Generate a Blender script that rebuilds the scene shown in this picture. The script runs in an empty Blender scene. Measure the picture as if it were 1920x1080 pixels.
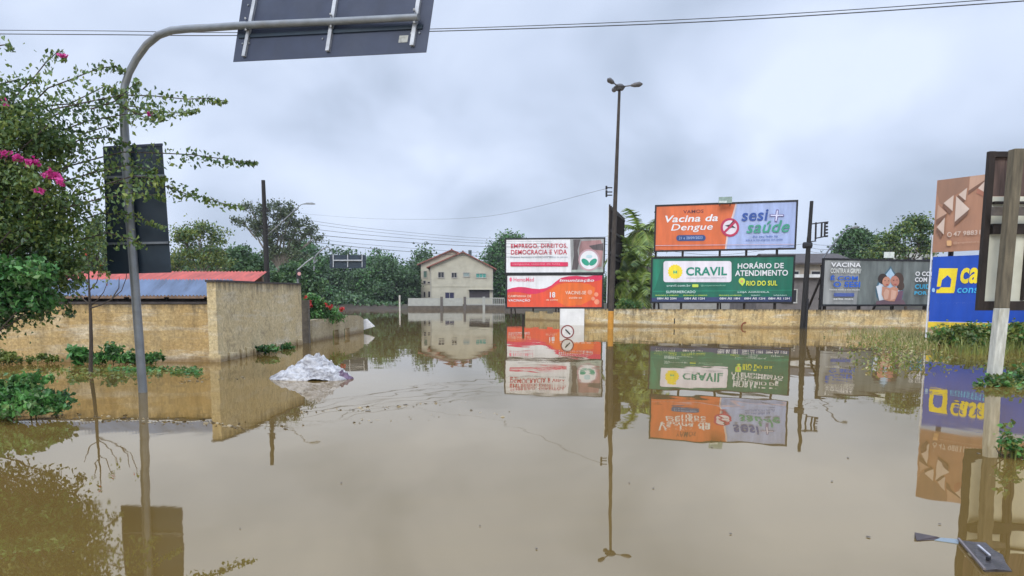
import bpy, bmesh, math, random
import numpy as np
from mathutils import Vector, Matrix, noise as mn
R = math.radians
random.seed(7); RNG = np.random.default_rng(7)
SC = bpy.context.scene
COL = SC.collection

# ------------------------------------------------------------------ camera
F, PX, PY, PITCH, H = 1386.0, 891.0, 720.0, R(6.48), 1.5
cd = bpy.data.cameras.new('camera'); cam = bpy.data.objects.new('camera', cd); COL.objects.link(cam)
cam.location = (0, 0, H); cam.rotation_euler = (math.pi/2 - PITCH, 0, 0)
cd.sensor_width = 36; cd.lens = 36*F/1920; cd.shift_x = (960-PX)/1920; cd.shift_y = (PY-540)/1920
cd.clip_end = 6000; SC.camera = cam

# ------------------------------------------------------------------ overcast sky
w = bpy.data.worlds.new("World"); SC.world = w; w.use_nodes = True
nt = w.node_tree; N = nt.nodes; L = nt.links; N.clear()
out = N.new('ShaderNodeOutputWorld')
sky = N.new('ShaderNodeTexSky'); sky.sky_type = 'NISHITA'; sky.sun_disc = False
SUN_EL, SUN_ROT = R(40), R(200)
sky.sun_elevation = SUN_EL; sky.sun_rotation = SUN_ROT
bg1 = N.new('ShaderNodeBackground'); bg1.inputs[1].default_value = 0.07; L.new(sky.outputs[0], bg1.inputs[0])
tc = N.new('ShaderNodeTexCoord'); sep = N.new('ShaderNodeSeparateXYZ'); L.new(tc.outputs['Generated'], sep.inputs[0])
def wm(op, a, b=None, clamp=False):
    n = N.new('ShaderNodeMath'); n.operation = op; n.use_clamp = clamp
    for i, v in enumerate((a, b)):
        if v is None: continue
        if isinstance(v, (int, float)): n.inputs[i].default_value = v
        else: L.new(v, n.inputs[i])
    return n.outputs[0]
za = wm('ABSOLUTE', sep.outputs[2]); zc = wm('ADD', za, 0.75)
cmb = N.new('ShaderNodeCombineXYZ')
L.new(wm('DIVIDE', sep.outputs[0], zc), cmb.inputs[0]); L.new(wm('DIVIDE', sep.outputs[1], zc), cmb.inputs[1])
nz = N.new('ShaderNodeTexNoise'); nz.inputs['Scale'].default_value = 3.6; nz.inputs['Detail'].default_value = 4
nz.inputs['Roughness'].default_value = 0.45; nz.inputs['Distortion'].default_value = 0.35; L.new(cmb.outputs[0], nz.inputs['Vector'])
cr = N.new('ShaderNodeValToRGB'); L.new(nz.outputs[0], cr.inputs[0])
e = cr.color_ramp.elements
e[0].position = 0.33; e[0].color = (0.41, 0.49, 0.63, 1)
e[1].position = 0.66; e[1].color = (0.75, 0.84, 1.02, 1)
m_ = e.new(0.5); m_.color = (0.60, 0.69, 0.87, 1)
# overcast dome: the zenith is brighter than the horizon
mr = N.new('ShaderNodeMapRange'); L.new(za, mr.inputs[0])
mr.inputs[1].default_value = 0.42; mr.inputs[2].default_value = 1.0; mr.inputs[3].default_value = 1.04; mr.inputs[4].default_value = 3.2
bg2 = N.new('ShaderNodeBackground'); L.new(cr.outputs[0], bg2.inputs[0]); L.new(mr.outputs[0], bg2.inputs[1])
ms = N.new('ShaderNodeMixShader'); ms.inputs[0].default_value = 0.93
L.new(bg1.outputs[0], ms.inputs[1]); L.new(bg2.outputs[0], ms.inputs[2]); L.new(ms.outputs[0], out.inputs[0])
sd = bpy.data.lights.new('sun', 'SUN'); sd.energy = 2.2; sd.angle = R(30); sd.color = (1, 0.96, 0.9)
sun = bpy.data.objects.new('sun', sd); COL.objects.link(sun)
sun.rotation_euler = (math.pi/2 - SUN_EL, 0, R(-20))   # light comes from behind the camera, high up
SC.view_settings.view_transform = 'Standard'; SC.view_settings.look = 'None'
SC.view_settings.exposure = 0.12; SC.view_settings.gamma = 1
SC.cycles.max_bounces = 8; SC.cycles.transparent_max_bounces = 12

# ------------------------------------------------------------------ pixel -> point helpers (photo measured once, in metres)
CAM = Vector((0, 0, H)); FWD = Vector((0, math.cos(PITCH), -math.sin(PITCH))); UPV = Vector((0, math.sin(PITCH), math.cos(PITCH)))
def ray(x, y): return Vector(((x-PX)/F, 0, 0)) + UPV*((PY-y)/F) + FWD
def U(x, y, d):
    r = ray(x, y); return CAM + r*(d/r.y)
def WAT(x, y, z=0.0):
    r = ray(x, y); return CAM + r*((z-H)/r.z)

# ------------------------------------------------------------------ objects
ORG = {}
def props(o, label=None, cat=None, group=None, kind=None):
    if label: o['label'] = label
    if cat: o['category'] = cat
    if group: o['group'] = group
    if kind: o['kind'] = kind
    return o
def thing(name, label, cat, loc, group=None):
    o = bpy.data.objects.new(name, None); COL.objects.link(o); o.location = loc; o.empty_display_size = .2
    ORG[o.name] = Vector(loc); return props(o, label, cat, group)
def link(name, me, parent, org):
    o = bpy.data.objects.new(name, me); COL.objects.link(o)
    if parent is not None: o.parent = parent
    else: o.location = org
    ORG[o.name] = Vector(org); return o
def copy_tree(o, parent=None):
    c = o.copy(); COL.objects.link(c)
    if parent is not None: c.parent = parent
    for ch in list(o.children): copy_tree(ch, c)
    return c

class MB:
    def __init__(s): s.v = []; s.f = []; s.m = []
    def add(s, vs, fs, m=0):
        b = len(s.v); s.v += [tuple(v) for v in vs]; s.f += [tuple(i+b for i in f) for f in fs]; s.m += [m]*len(fs)
    def hexa(s, p, m=0):   # 8 points: bottom 0-3, top 4-7
        s.add(p, [(3,2,1,0),(4,5,6,7),(0,1,5,4),(1,2,6,5),(2,3,7,6),(3,0,4,7)], m)
    def frame_box(s, o, ax, ay, az, m=0):   # corner o and three edge vectors
        o, ax, ay, az = map(Vector, (o, ax, ay, az))
        s.hexa([o, o+ax, o+ax+ay, o+ay, o+az, o+ax+az, o+ax+ay+az, o+ay+az], m)
    def box(s, c, sz, rz=0, m=0):
        c = Vector(c); q = Matrix.Rotation(rz, 3, 'Z'); hx, hy, hz = [k/2 for k in sz]
        s.hexa([c + q @ Vector(p) for p in ((-hx,-hy,-hz),(hx,-hy,-hz),(hx,hy,-hz),(-hx,hy,-hz),(-hx,-hy,hz),(hx,-hy,hz),(hx,hy,hz),(-hx,hy,hz))], m)
    def bar(s, a, b, w, h, m=0, up=(0,0,1)):
        a, b = Vector(a), Vector(b); d = (b-a).normalized(); u = Vector(up)
        if abs(d.dot(u)) > .98: u = Vector((0,1,0))
        r = d.cross(u).normalized(); u2 = r.cross(d).normalized()
        s.frame_box(a - r*w/2 - u2*h/2, b-a, r*w, u2*h, m)
    def tube(s, pts, rad, n=10, m=0, cap=True):
        pts = [Vector(p) for p in pts]; k = len(pts)
        if not hasattr(rad, '__len__'): rad = [rad]*k
        prev = None; rings = []
        for i, p in enumerate(pts):
            d = (pts[min(i+1,k-1)] - pts[max(i-1,0)]).normalized()
            if prev is None: r = d.orthogonal().normalized()
            else:
                r = prev - d*prev.dot(d); r = r.normalized() if r.length > 1e-6 else d.orthogonal().normalized()
            prev = r; b = d.cross(r)
            rings.append([p + (r*math.cos(2*math.pi*j/n) + b*math.sin(2*math.pi*j/n))*rad[i] for j in range(n)])
        vs = [v for q in rings for v in q]; fs = []
        for i in range(k-1):
            for j in range(n):
                a = i*n+j; b2 = i*n+(j+1) % n; fs.append((a, b2, b2+n, a+n))
        if cap: fs.append(tuple(range(n))[::-1]); fs.append(tuple((k-1)*n+j for j in range(n)))
        s.add(vs, fs, m)
    def ball(s, c, r, m=0, nu=10, nv=7):
        c = Vector(c); r = Vector((r,r,r)) if not hasattr(r, '__len__') else Vector(r); vs = []; fs = []
        for i in range(nv+1):
            t = math.pi*i/nv
            for j in range(nu):
                p = 2*math.pi*j/nu; vs.append(c + Vector((r.x*math.sin(t)*math.cos(p), r.y*math.sin(t)*math.sin(p), r.z*math.cos(t))))
        for i in range(nv):
            for j in range(nu):
                a = i*nu+j; b = i*nu+(j+1) % nu; fs.append((a, a+nu, b+nu, b))
        s.add(vs, fs, m)
    def build(s, name, mats, parent=None, smooth=False, bevel=0):
        if not isinstance(mats, (list, tuple)): mats = [mats]
        v = np.array(s.v, dtype=np.float64)
        if parent is not None:
            q = parent
            while q.parent is not None: q = q.parent
            org = ORG[q.name]
        else: org = Vector(((v[:,0].min()+v[:,0].max())/2, (v[:,1].min()+v[:,1].max())/2, max(0, v[:,2].min())))
        me = bpy.data.meshes.new(name); me.from_pydata((v - np.array(org)).tolist(), [], s.f)
        for mt in mats: me.materials.append(mt)
        me.polygons.foreach_set('material_index', s.m)
        if smooth: me.polygons.foreach_set('use_smooth', [True]*len(s.f))
        me.update(); o = link(name, me, parent, org)
        if smooth: 
            md = o.modifiers.new('w', 'EDGE_SPLIT'); md.split_angle = R(50)
        if bevel:
            md = o.modifiers.new('b', 'BEVEL'); md.width = bevel; md.segments = 2; md.limit_method = 'ANGLE'
        return o

# ------------------------------------------------------------------ materials
MATS = {}
def nn(t, k, **kw):
    n = t.nodes.new(k)
    for a, b in kw.items():
        if a in n.inputs: n.inputs[a].default_value = b
        else: setattr(n, a, b)
    return n
def mixc(t, fac, a, b, mode='MIX'):
    n = t.nodes.new('ShaderNodeMix'); n.data_type = 'RGBA'; n.blend_type = mode
    for i, v in ((0, fac), (6, a), (7, b)):
        if isinstance(v, (int, float)): n.inputs[i].default_value = v
        elif isinstance(v, tuple): n.inputs[i].default_value = (*v, 1) if len(v) == 3 else v
        else: t.links.new(v, n.inputs[i])
    return n.outputs[2]
def tnoise(t, vec, scale, detail=4, rough=.55, stretch=None, dist=0):
    if stretch:
        mp = nn(t, 'ShaderNodeMapping'); mp.inputs['Scale'].default_value = stretch; t.links.new(vec, mp.inputs[0]); vec = mp.outputs[0]
    n = nn(t, 'ShaderNodeTexNoise', Scale=scale, Detail=detail, Roughness=rough, Distortion=dist); t.links.new(vec, n.inputs['Vector']); return n.outputs[0]
def ramp(t, v, p0, p1, c0=(0,0,0), c1=(1,1,1)):
    r = nn(t, 'ShaderNodeValToRGB'); t.links.new(v, r.inputs[0])
    r.color_ramp.elements[0].position = p0; r.color_ramp.elements[1].position = p1
    r.color_ramp.elements[0].color = (*c0, 1); r.color_ramp.elements[1].color = (*c1, 1); return r.outputs[0]
def base(name):
    m = bpy.data.materials.new(name); m.use_nodes = True; t = m.node_tree; b = t.nodes['Principled BSDF']
    tcn = t.nodes.new('ShaderNodeTexCoord'); return m, t, b, tcn.outputs['Object']
def M(name, col, rough=.6, metal=0, var=.25, scale=6, bump=.0, bscale=30, dirt=None, dirt_amt=.5, stretch=None):
    if name in MATS: return MATS[name]
    m, t, b, oc = base(name)
    n = tnoise(t, oc, scale, stretch=stretch)
    dark = tuple(c*(1-var) for c in col); light = tuple(min(1, c*(1+var*.6)) for c in col)
    c = mixc(t, ramp(t, n, .3, .7), dark, light)
    if dirt:
        d = tnoise(t, oc, scale*.6, 6, .65, stretch)
        f = nn(t, 'ShaderNodeMath', operation='MULTIPLY'); t.links.new(ramp(t, d, .5, .72), f.inputs[0]); f.inputs[1].default_value = dirt_amt
        c = mixc(t, f.outputs[0], c, dirt)
    t.links.new(c, b.inputs['Base Color']); b.inputs['Roughness'].default_value = rough; b.inputs['Metallic'].default_value = metal
    if bump:
        bn = nn(t, 'ShaderNodeBump', Strength=bump, Distance=.02); t.links.new(tnoise(t, oc, bscale), bn.inputs['Height']); t.links.new(bn.outputs[0], b.inputs['Normal'])
    MATS[name] = m; return m
def leafmat(name, dark, mid, light, trans=.25):
    m, t, b, oc = base(name)
    g = nn(t, 'ShaderNodeNewGeometry')
    r = nn(t, 'ShaderNodeValToRGB'); t.links.new(g.outputs['Random Per Island'], r.inputs[0]); e = r.color_ramp.elements
    e[0].position = .0; e[0].color = (*dark, 1); e[1].position = 1; e[1].color = (*light, 1); q = e.new(.55); q.color = (*mid, 1)
    n = ramp(t, tnoise(t, oc, 1.1, 3), .35, .65)
    c = mixc(t, .5, r.outputs[0], mixc(t, n, dark, light))
    t.links.new(c, b.inputs['Base Color']); b.inputs['Roughness'].default_value = .42
    tr = nn(t, 'ShaderNodeBsdfTranslucent'); t.links.new(mixc(t, .5, c, (.5,.6,.1), 'MULTIPLY') if False else c, tr.inputs[0])
    mx = nn(t, 'ShaderNodeMixShader'); mx.inputs[0].default_value = trans
    t.links.new(b.outputs[0], mx.inputs[1]); t.links.new(tr.outputs[0], mx.inputs[2]); t.links.new(mx.outputs[0], t.nodes['Material Output'].inputs[0])
    MATS[name] = m; return m
def wallmat(name, c1, c2, pale, top, grime=.7, streak=.5, pale_amt=.5, wet=.16, blotch=.5, course=.35):
    """old painted render: mottled, pale patches, dark runs from the coping, a damp tide line"""
    m, t, b, oc = base(name); lk = t.links
    sp = nn(t, 'ShaderNodeSeparateXYZ'); lk.new(oc, sp.inputs[0])
    c = mixc(t, ramp(t, tnoise(t, oc, 1.3, 6, .6), .35, .65), c1, c2)
    p = nn(t, 'ShaderNodeMath', operation='MULTIPLY'); lk.new(ramp(t, tnoise(t, oc, 1.0, 7, .68, (.45, .45, 3.2)), .5, .66), p.inputs[0]); p.inputs[1].default_value = pale_amt
    c = mixc(t, p.outputs[0], c, pale)
    fine = ramp(t, tnoise(t, oc, 15, 7, .78), .3, .7, (.45,.43,.40), (1.15,1.15,1.15)); c = mixc(t, 1.0, c, fine, 'MULTIPLY')
    # block courses ghosting through the render, and grey damp blotches
    ax = nn(t, 'ShaderNodeMath', operation='ADD'); lk.new(sp.outputs[0], ax.inputs[0]); lk.new(sp.outputs[1], ax.inputs[1])
    cb = nn(t, 'ShaderNodeCombineXYZ'); lk.new(ax.outputs[0], cb.inputs[0]); lk.new(sp.outputs[2], cb.inputs[1])
    bk = nn(t, 'ShaderNodeTexBrick', Scale=1.0); bk.inputs['Brick Width'].default_value = .4; bk.inputs['Row Height'].default_value = .2; bk.inputs['Mortar Size'].default_value = .012; bk.inputs['Mortar Smooth'].default_value = 1
    lk.new(cb.outputs[0], bk.inputs['Vector'])
    cf = nn(t, 'ShaderNodeMath', operation='MULTIPLY'); lk.new(bk.outputs['Fac'], cf.inputs[0]); lk.new(ramp(t, tnoise(t, oc, 1.7, 4), .42, .62), cf.inputs[1])
    cf2 = nn(t, 'ShaderNodeMath', operation='MULTIPLY'); lk.new(cf.outputs[0], cf2.inputs[0]); cf2.inputs[1].default_value = course
    c = mixc(t, cf2.outputs[0], c, (.2,.16,.10))
    bf = nn(t, 'ShaderNodeMath', operation='MULTIPLY'); lk.new(ramp(t, tnoise(t, oc, 2.6, 9, .75, None, .8), .52, .66), bf.inputs[0]); bf.inputs[1].default_value = blotch
    c = mixc(t, bf.outputs[0], c, (.16,.125,.08))
    # dark runs
    st = tnoise(t, oc, 1.0, 8, .78, (3.2, 3.2, .7), .6); zt = nn(t, 'ShaderNodeMapRange'); lk.new(sp.outputs[2], zt.inputs[0])
    zt.inputs[1].default_value = 0.0; zt.inputs[2].default_value = top; zt.inputs[3].default_value = .12; zt.inputs[4].default_value = 1
    sm = nn(t, 'ShaderNodeMath', operation='MULTIPLY'); lk.new(ramp(t, st, .46, .64), sm.inputs[0]); lk.new(zt.outputs[0], sm.inputs[1])
    s2 = nn(t, 'ShaderNodeMath', operation='MULTIPLY', use_clamp=True); lk.new(sm.outputs[0], s2.inputs[0]); s2.inputs[1].default_value = streak
    c = mixc(t, s2.outputs[0], c, (.07, .055, .035))
    # mould along the top edge
    ad = nn(t, 'ShaderNodeMath', operation='MULTIPLY_ADD'); lk.new(tnoise(t, oc, 1.0, 5, .7, (5, 5, 1.2)), ad.inputs[0]); ad.inputs[1].default_value = top*.5; lk.new(sp.outputs[2], ad.inputs[2])
    tg = nn(t, 'ShaderNodeMapRange'); lk.new(ad.outputs[0], tg.inputs[0]); tg.inputs[1].default_value = top*1.13; tg.inputs[2].default_value = top*1.32; tg.inputs[4].default_value = grime
    c = mixc(t, tg.outputs[0], c, (.05, .042, .03))
    # wet line just over the water
    wt = nn(t, 'ShaderNodeMath', operation='MULTIPLY_ADD'); lk.new(tnoise(t, oc, 1.0, 5, .6, (2.5, 2.5, 1)), wt.inputs[0]); wt.inputs[1].default_value = .22; lk.new(sp.outputs[2], wt.inputs[2])
    wg = nn(t, 'ShaderNodeMapRange'); lk.new(wt.outputs[0], wg.inputs[0]); wg.inputs[1].default_value = wet; wg.inputs[2].default_value = wet+.13; wg.inputs[3].default_value = .65; wg.inputs[4].default_value = 0
    c = mixc(t, wg.outputs[0], c, (.13, .075, .028))
    lk.new(c, b.inputs['Base Color']); b.inputs['Roughness'].default_value = .9
    bn = nn(t, 'ShaderNodeBump', Strength=.6, Distance=.03); lk.new(tnoise(t, oc, 18, 6, .7), bn.inputs['Height']); lk.new(bn.outputs[0], b.inputs['Normal'])
    MATS[name] = m; return m

steel = M('galvanised', (.22,.235,.25), .45, .55, .2, 5, dirt=(.16,.14,.11), dirt_amt=.5)
signback = M('sign_back', (.03,.04,.072), .5, .2, .25, 2.5, dirt=(.055,.065,.09), dirt_amt=.4)
signdark = M('sign_back_dark', (.010,.024,.042), .5, .1, .3, 2.5, dirt=(.035,.05,.06), dirt_amt=.4)
alu = M('channel', (.42,.44,.47), .5, .4, .25, 9)
black = M('black_frame', (.009,.009,.012), .7, 0, .3, 6)
timber = M('dark_timber', (.020,.013,.010), .85, 0, .5, 8, .3, 40, stretch=(1,1,.2))
concrete = M('pole_concrete', (.17,.155,.135), .85, 0, .3, 7, .25, 40, dirt=(.05,.045,.04), dirt_amt=.7)
darkpole = M('dark_pole', (.011,.010,.010), .8, 0, .4, 5, .2, 30)
wire_m = M('cable', (.03,.03,.035), .7)
WHITE = M('print_white', (.70,.71,.74), .5, 0, .1, 1.3, .25, 1.3, dirt=(.45,.45,.43), dirt_amt=.4, stretch=(2.2,2.2,.5))
def P(name, c, r=.5, var=.16): return M('print_'+name, c, r, 0, var, 1.1, .25, 1.3, dirt=tuple(k*.55+.04 for k in c), dirt_amt=.35, stretch=(2.2,2.2,.5))

leaf_b = leafmat('leaf_bush', (.012,.04,.014), (.04,.10,.03), (.19,.30,.09))
leaf_y = leafmat('leaf_young', (.03,.07,.015), (.11,.18,.035), (.30,.36,.08), .35)
leaf_g = leafmat('leaf_bright', (.012,.06,.016), (.04,.17,.035), (.16,.38,.09))
leaf_f = leafmat('leaf_far', (.01,.034,.014), (.035,.095,.034), (.13,.24,.085), .2)
leaf_gum = leafmat('leaf_gum', (.018,.036,.02), (.045,.08,.04), (.15,.19,.09), .2)
leaf_p = leafmat('leaf_palm', (.015,.055,.012), (.10,.19,.03), (.36,.46,.09), .3)
leaf_w = leafmat('leaf_weed', (.04,.07,.015), (.13,.17,.03), (.30,.32,.08), .3)
flower_pink = leafmat('flower_pink', (.35,.015,.14), (.65,.03,.28), (.8,.09,.42), .3)
flower_red = leafmat('flower_red', (.35,.015,.015), (.6,.03,.03), (.75,.1,.08), .3)
bark = M('bark', (.055,.042,.033), .9, 0, .4, 9, .4, 30, stretch=(1,1,.25))
bark_p = M('bark_pale', (.2,.18,.155), .9, 0, .35, 6, .3, 30, stretch=(1,1,.25))

# ------------------------------------------------------------------ leaves
def leaf_mesh(name, cen, size, mats, parent=None, elong=1.7, down=0.0, flat=.0, var=.35, split=None, org=None):
    cen = np.asarray(cen, dtype=np.float64); n = len(cen)
    a = RNG.normal(size=(n,3)); a[:,2] = a[:,2]*(1-flat) - down*2.2; a /= np.linalg.norm(a, axis=1)[:,None]
    q = RNG.normal(size=(n,3)); b = np.cross(a, q); b /= np.linalg.norm(b, axis=1)[:,None]; c = np.cross(a, b)
    s = size*(1 + var*RNG.uniform(-1, 1, n))[:,None]; wd = s/elong
    fold = c*wd*.28
    v = np.stack([cen - a*s*.5, cen + b*wd*.5 + fold - a*s*.06, cen + a*s*.5, cen - b*wd*.5 + fold - a*s*.06], 1).reshape(-1, 3)
    if parent is not None:
        q = parent
        while q.parent is not None: q = q.parent
        o_ = ORG[q.name]
    else: o_ = org if org is not None else Vector((v[:,0].mean(), v[:,1].mean(), 0))
    v = v - np.array(o_)
    i = np.arange(n)*4
    tri = np.stack([i, i+1, i+2, i, i+2, i+3], 1).reshape(-1)
    me = bpy.data.meshes.new(name); me.vertices.add(len(v)); me.vertices.foreach_set('co', v.reshape(-1))
    me.loops.add(len(tri)); me.loops.foreach_set('vertex_index', tri.astype(np.int32))
    me.polygons.add(n*2); me.polygons.foreach_set('loop_start', (np.arange(n*2)*3).astype(np.int32)); 
    if not isinstance(mats, (list, tuple)): mats = [mats]
    for mt in mats: me.materials.append(mt)
    if len(mats) > 1:
        k = RNG.choice(len(mats), n, p=split); me.polygons.foreach_set('material_index', np.repeat(k, 2).astype(np.int32))
    me.update(calc_edges=True); me.validate()
    return link(name, me, parent, o_)
def clumps(blobs, nc, nl, spread, shell=.25):
    """clustered points in ellipsoids (centre, rx, ry, rz)"""
    vol = np.array([b[1]*b[2]*b[3] for b in blobs])**.8; k = RNG.choice(len(blobs), nc, p=vol/vol.sum())
    d = RNG.normal(size=(nc,3)); d /= np.linalg.norm(d, axis=1)[:,None]; r = RNG.uniform(0, 1, nc)**shell
    C0 = np.array([list(b[0]) for b in blobs])[k]; RR = np.array([b[1:] for b in blobs])[k]
    cc = C0 + d*r[:,None]*RR
    pts = np.repeat(cc, nl, 0) + RNG.normal(size=(nc*nl, 3))*spread*np.array([1,1,.75])*np.repeat(RNG.uniform(.55,1.35,nc), nl)[:,None]
    return pts
def PB(x, y, rx, ry, d, dd=None, off=0):   # blob measured in the photo, at depth d
    k = d/F; return (U(x, y, d+off), rx*k, (dd if dd else rx*k), ry*k)

# ------------------------------------------------------------------ terrain and water
def hterr(x, y):
    z = -1.2
    if y > 116: z += 2.0*min(1, (y-116)/6)
    if y > 160: z += min(8, (y-160)*.02)
    if x > 30 and y > 60: z += min(5, (x-30)*.12)*min(1, (y-60)/30)
    return z + .25*mn.noise(Vector((x*.07, y*.07, 0)))*(1 if y > 116 else .3)
def grid_axis(lo, hi, pts): return sorted(set([lo, hi] + pts))
xs = [-2500,-1500,-900,-600] + list(np.linspace(-400, 400, 101)) + [600,900,1500,2500]
ys = [-300,-100,-40] + list(np.linspace(-20, 240, 131)) + [300,400,600,900,1500,2500,3500]
mb = MB(); V_ = [(x, y, hterr(x, y)) for y in ys for x in xs]; nx = len(xs)
mb.add(V_, [(j*nx+i, j*nx+i+1, (j+1)*nx+i+1, (j+1)*nx+i) for j in range(len(ys)-1) for i in range(nx-1)])
g = mb.build('ground', M('earth', (.045,.033,.024), .95, 0, .35, .5, .3, 4, dirt=(.05,.07,.025), dirt_amt=.6), smooth=False); props(g, 'muddy brown bank rising behind the flood water', kind='structure')

m, t, b, oc = base('flood_water'); lk = t.links
g1 = nn(t, 'ShaderNodeNewGeometry')
pos = g1.outputs['Position']
c = mixc(t, ramp(t, tnoise(t, pos, .12, 6, .65, (1,1.6,1), 1.5), .35, .65), (.155,.100,.030), (.125,.080,.024))
lk.new(c, b.inputs['Base Color']); rr_ = nn(t, 'ShaderNodeMapRange'); lk.new(tnoise(t, pos, .21, 5, .6, (1,1.8,1), 1.0), rr_.inputs[0]); rr_.inputs[1].default_value = .5; rr_.inputs[2].default_value = .72; rr_.inputs[3].default_value = .012; rr_.inputs[4].default_value = .05; lk.new(rr_.outputs[0], b.inputs['Roughness']); b.inputs['IOR'].default_value = 3.8; b.inputs['Specular Tint'].default_value = (1, .90, .72, 1)
n1 = tnoise(t, pos, .9, 2, .5, (1, .55, 1)); n2 = tnoise(t, pos, 5.5, 3, .55, (1, .6, 1))
mask = ramp(t, tnoise(t, pos, .16, 3, .6, (1, 1.6, 1), 1.2), .52, .66)
a1 = nn(t, 'ShaderNodeMath', operation='MULTIPLY'); lk.new(n2, a1.inputs[0]); lk.new(mask, a1.inputs[1])
a2 = nn(t, 'ShaderNodeMath', operation='MULTIPLY_ADD'); lk.new(a1.outputs[0], a2.inputs[0]); a2.inputs[1].default_value = .22; lk.new(n1, a2.inputs[2])
bn = nn(t, 'ShaderNodeBump', Strength=1.0, Distance=.005); lk.new(a2.outputs[0], bn.inputs['Height']); lk.new(bn.outputs[0], b.inputs['Normal'])
mb = MB(); mb.add([(-900,-60,0),(900,-60,0),(900,300,0),(-900,300,0)], [(0,1,2,3)])
water = mb.build('water', m); props(water, 'still brown flood water covering the street', kind='structure')

# ------------------------------------------------------------------ left walls
wm1 = wallmat('ochre_render', (.50,.34,.14), (.58,.43,.21), (.70,.63,.50), 1.42, .85, .55, .8, blotch=.45, course=.6)
wm2 = wallmat('grey_render', (.62,.49,.27), (.70,.58,.35), (.74,.68,.54), 1.95, .9, .26, .6, blotch=.6, course=.15)
wm3 = wallmat('yellow_render', (.60,.42,.18), (.66,.54,.30), (.70,.68,.58), .98, 1.1, 1.0, .8, blotch=.75)
coping = M('dark_coping', (.05,.042,.04), .9, 0, .4, 8, .3)
def wallbox(mb, a, b, z1, th, z0=-.6, mi=0, zb=None):
    """wall between two plan points; thickness goes away from the camera"""
    a, b = Vector((a[0], a[1], 0)), Vector((b[0], b[1], 0)); d = (b-a).normalized(); nrm = Vector((-d.y, d.x, 0))*th
    zb = z1 if zb is None else zb
    mb.hexa([a+Vector((0,0,z0)), b+Vector((0,0,z0)), b+nrm+Vector((0,0,z0)), a+nrm+Vector((0,0,z0)), a+Vector((0,0,z1)), b+Vector((0,0,zb)), b+nrm+Vector((0,0,zb)), a+nrm+Vector((0,0,z1))], mi)
cx, cy = U(413, 677, 18.0).x, 18.0
ex = U(567, 640, 25.4).x
t1 = thing('boundary_wall', 'low ochre rendered wall with dark top edge below the blue sheet roof', 'wall', (-11, 18.1, 0))
mb = MB(); wallbox(mb, (-19, 18.02), (cx-.004, 18.02), 1.40, .2); mb.build('wall_face', wm1, t1)
mb = MB(); mb.box((-12.6, 18.12, 1.43), (12.7, .24, .055)); mb.build('coping', coping, t1)
t2 = thing('boundary_wall', 'taller grey beige roughcast wall running back from the corner, stained along its foot', 'wall', (cx, 20, 0))
mb = MB()
a, bq = Vector((cx, cy-.12, 0)), Vector((ex, 25.4, 0))
dv = (bq-a).normalized(); nv = Vector((dv.y, -dv.x, 0))   # nv points to +x (the street side)
th = nv*-.22
mb.hexa([a+Vector((0,0,-.6)), a+th+Vector((0,0,-.6)), bq+th+Vector((0,0,-.6)), bq+Vector((0,0,-.6)), a+Vector((0,0,1.93)), a+th+Vector((0,0,1.93)), bq+th+Vector((0,0,2.02)), bq+Vector((0,0,2.02))])
mb.build('wall_face', wm2, t2)
mb = MB(); mb.bar(a - dv*.03 + th*.5+Vector((0,0,1.955)), bq + dv*.03+th*.5+Vector((0,0,2.045)), .27, .05); mb.build('coping', coping, t2)
mb = MB()   # broken render ledge along the foot with holes in it
random.seed(3)
k = 0.0
while k < 7.0:
    L_ = random.uniform(.35, 1.1); hh = random.uniform(.1, .26)
    p = a + dv*k + nv*.003
    mb.hexa([p+Vector((0,0,-.3)), p+dv*L_*.9+Vector((0,0,-.3)), p+dv*L_*.9+nv*.05+Vector((0,0,-.3)), p+nv*.06+Vector((0,0,-.3)), p+Vector((0,0,hh)), p+dv*L_*.86+Vector((0,0,hh*.8)), p+dv*L_*.86+nv*.04+Vector((0,0,hh*.7)), p+nv*.05+Vector((0,0,hh*.9))])
    k += L_*random.uniform(1.0, 1.5)
mb.build('render_ledge', wm2, t2)
# low broken wall further along
t3 = thing('garden_wall', 'short low weathered wall stub with ragged holes beside the red flowering shrub', 'wall', (-5.6, 30, 0))
a = Vector((U(586,640,26.6).x, 26.6, 0)); bq = Vector((U(682,615,35).x, 35, 0)); dv = (bq-a).normalized(); nv2 = Vector((dv.y,-dv.x,0))
mb = MB(); segs = 9
tops = [.78,.80,.78,.84,.80,.86,.83,.82,.80,.62]
for i in range(segs):
    p, q = a + (bq-a)*(i/segs), a + (bq-a)*((i+1)/segs)
    z0 = .30 if i in (3, 5) else -.5
    w_ = nv2*-.2
    mb.hexa([p+Vector((0,0,z0)), p+w_+Vector((0,0,z0)), q+w_+Vector((0,0,z0)), q+Vector((0,0,z0)), p+Vector((0,0,tops[i])), p+w_+Vector((0,0,tops[i])), q+w_+Vector((0,0,tops[i+1])), q+Vector((0,0,tops[i+1]))])
mb.build('wall_face', wallmat('stub_render', (.40,.33,.20), (.50,.42,.27), (.55,.5,.42), .85, .35, .5, .5), t3)
mb = MB(); mb.hexa([bq+Vector(p) for p in ((0,0,.1),(.5,.1,.25),(.5,.3,.25),(0,.2,.1),(-.1,0,.55),(.12,.1,.62),(.12,.3,.62),(-.1,.2,.55))]); mb.build('loose_slab', M('pale_slab', (.55,.55,.55), .8), t3)
# gate pier between tall wall and stub
mb = MB(); mb.box((U(572,640,26.2).x+.05, 26.1, .4), (.28, .28, 2.2)); o = mb.build('gate_post', M('pier_dark', (.10,.085,.065), .9, 0, .4, 6, .3)); props(o, 'dark stained gate pier at the end of the tall grey wall', 'post')

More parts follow.
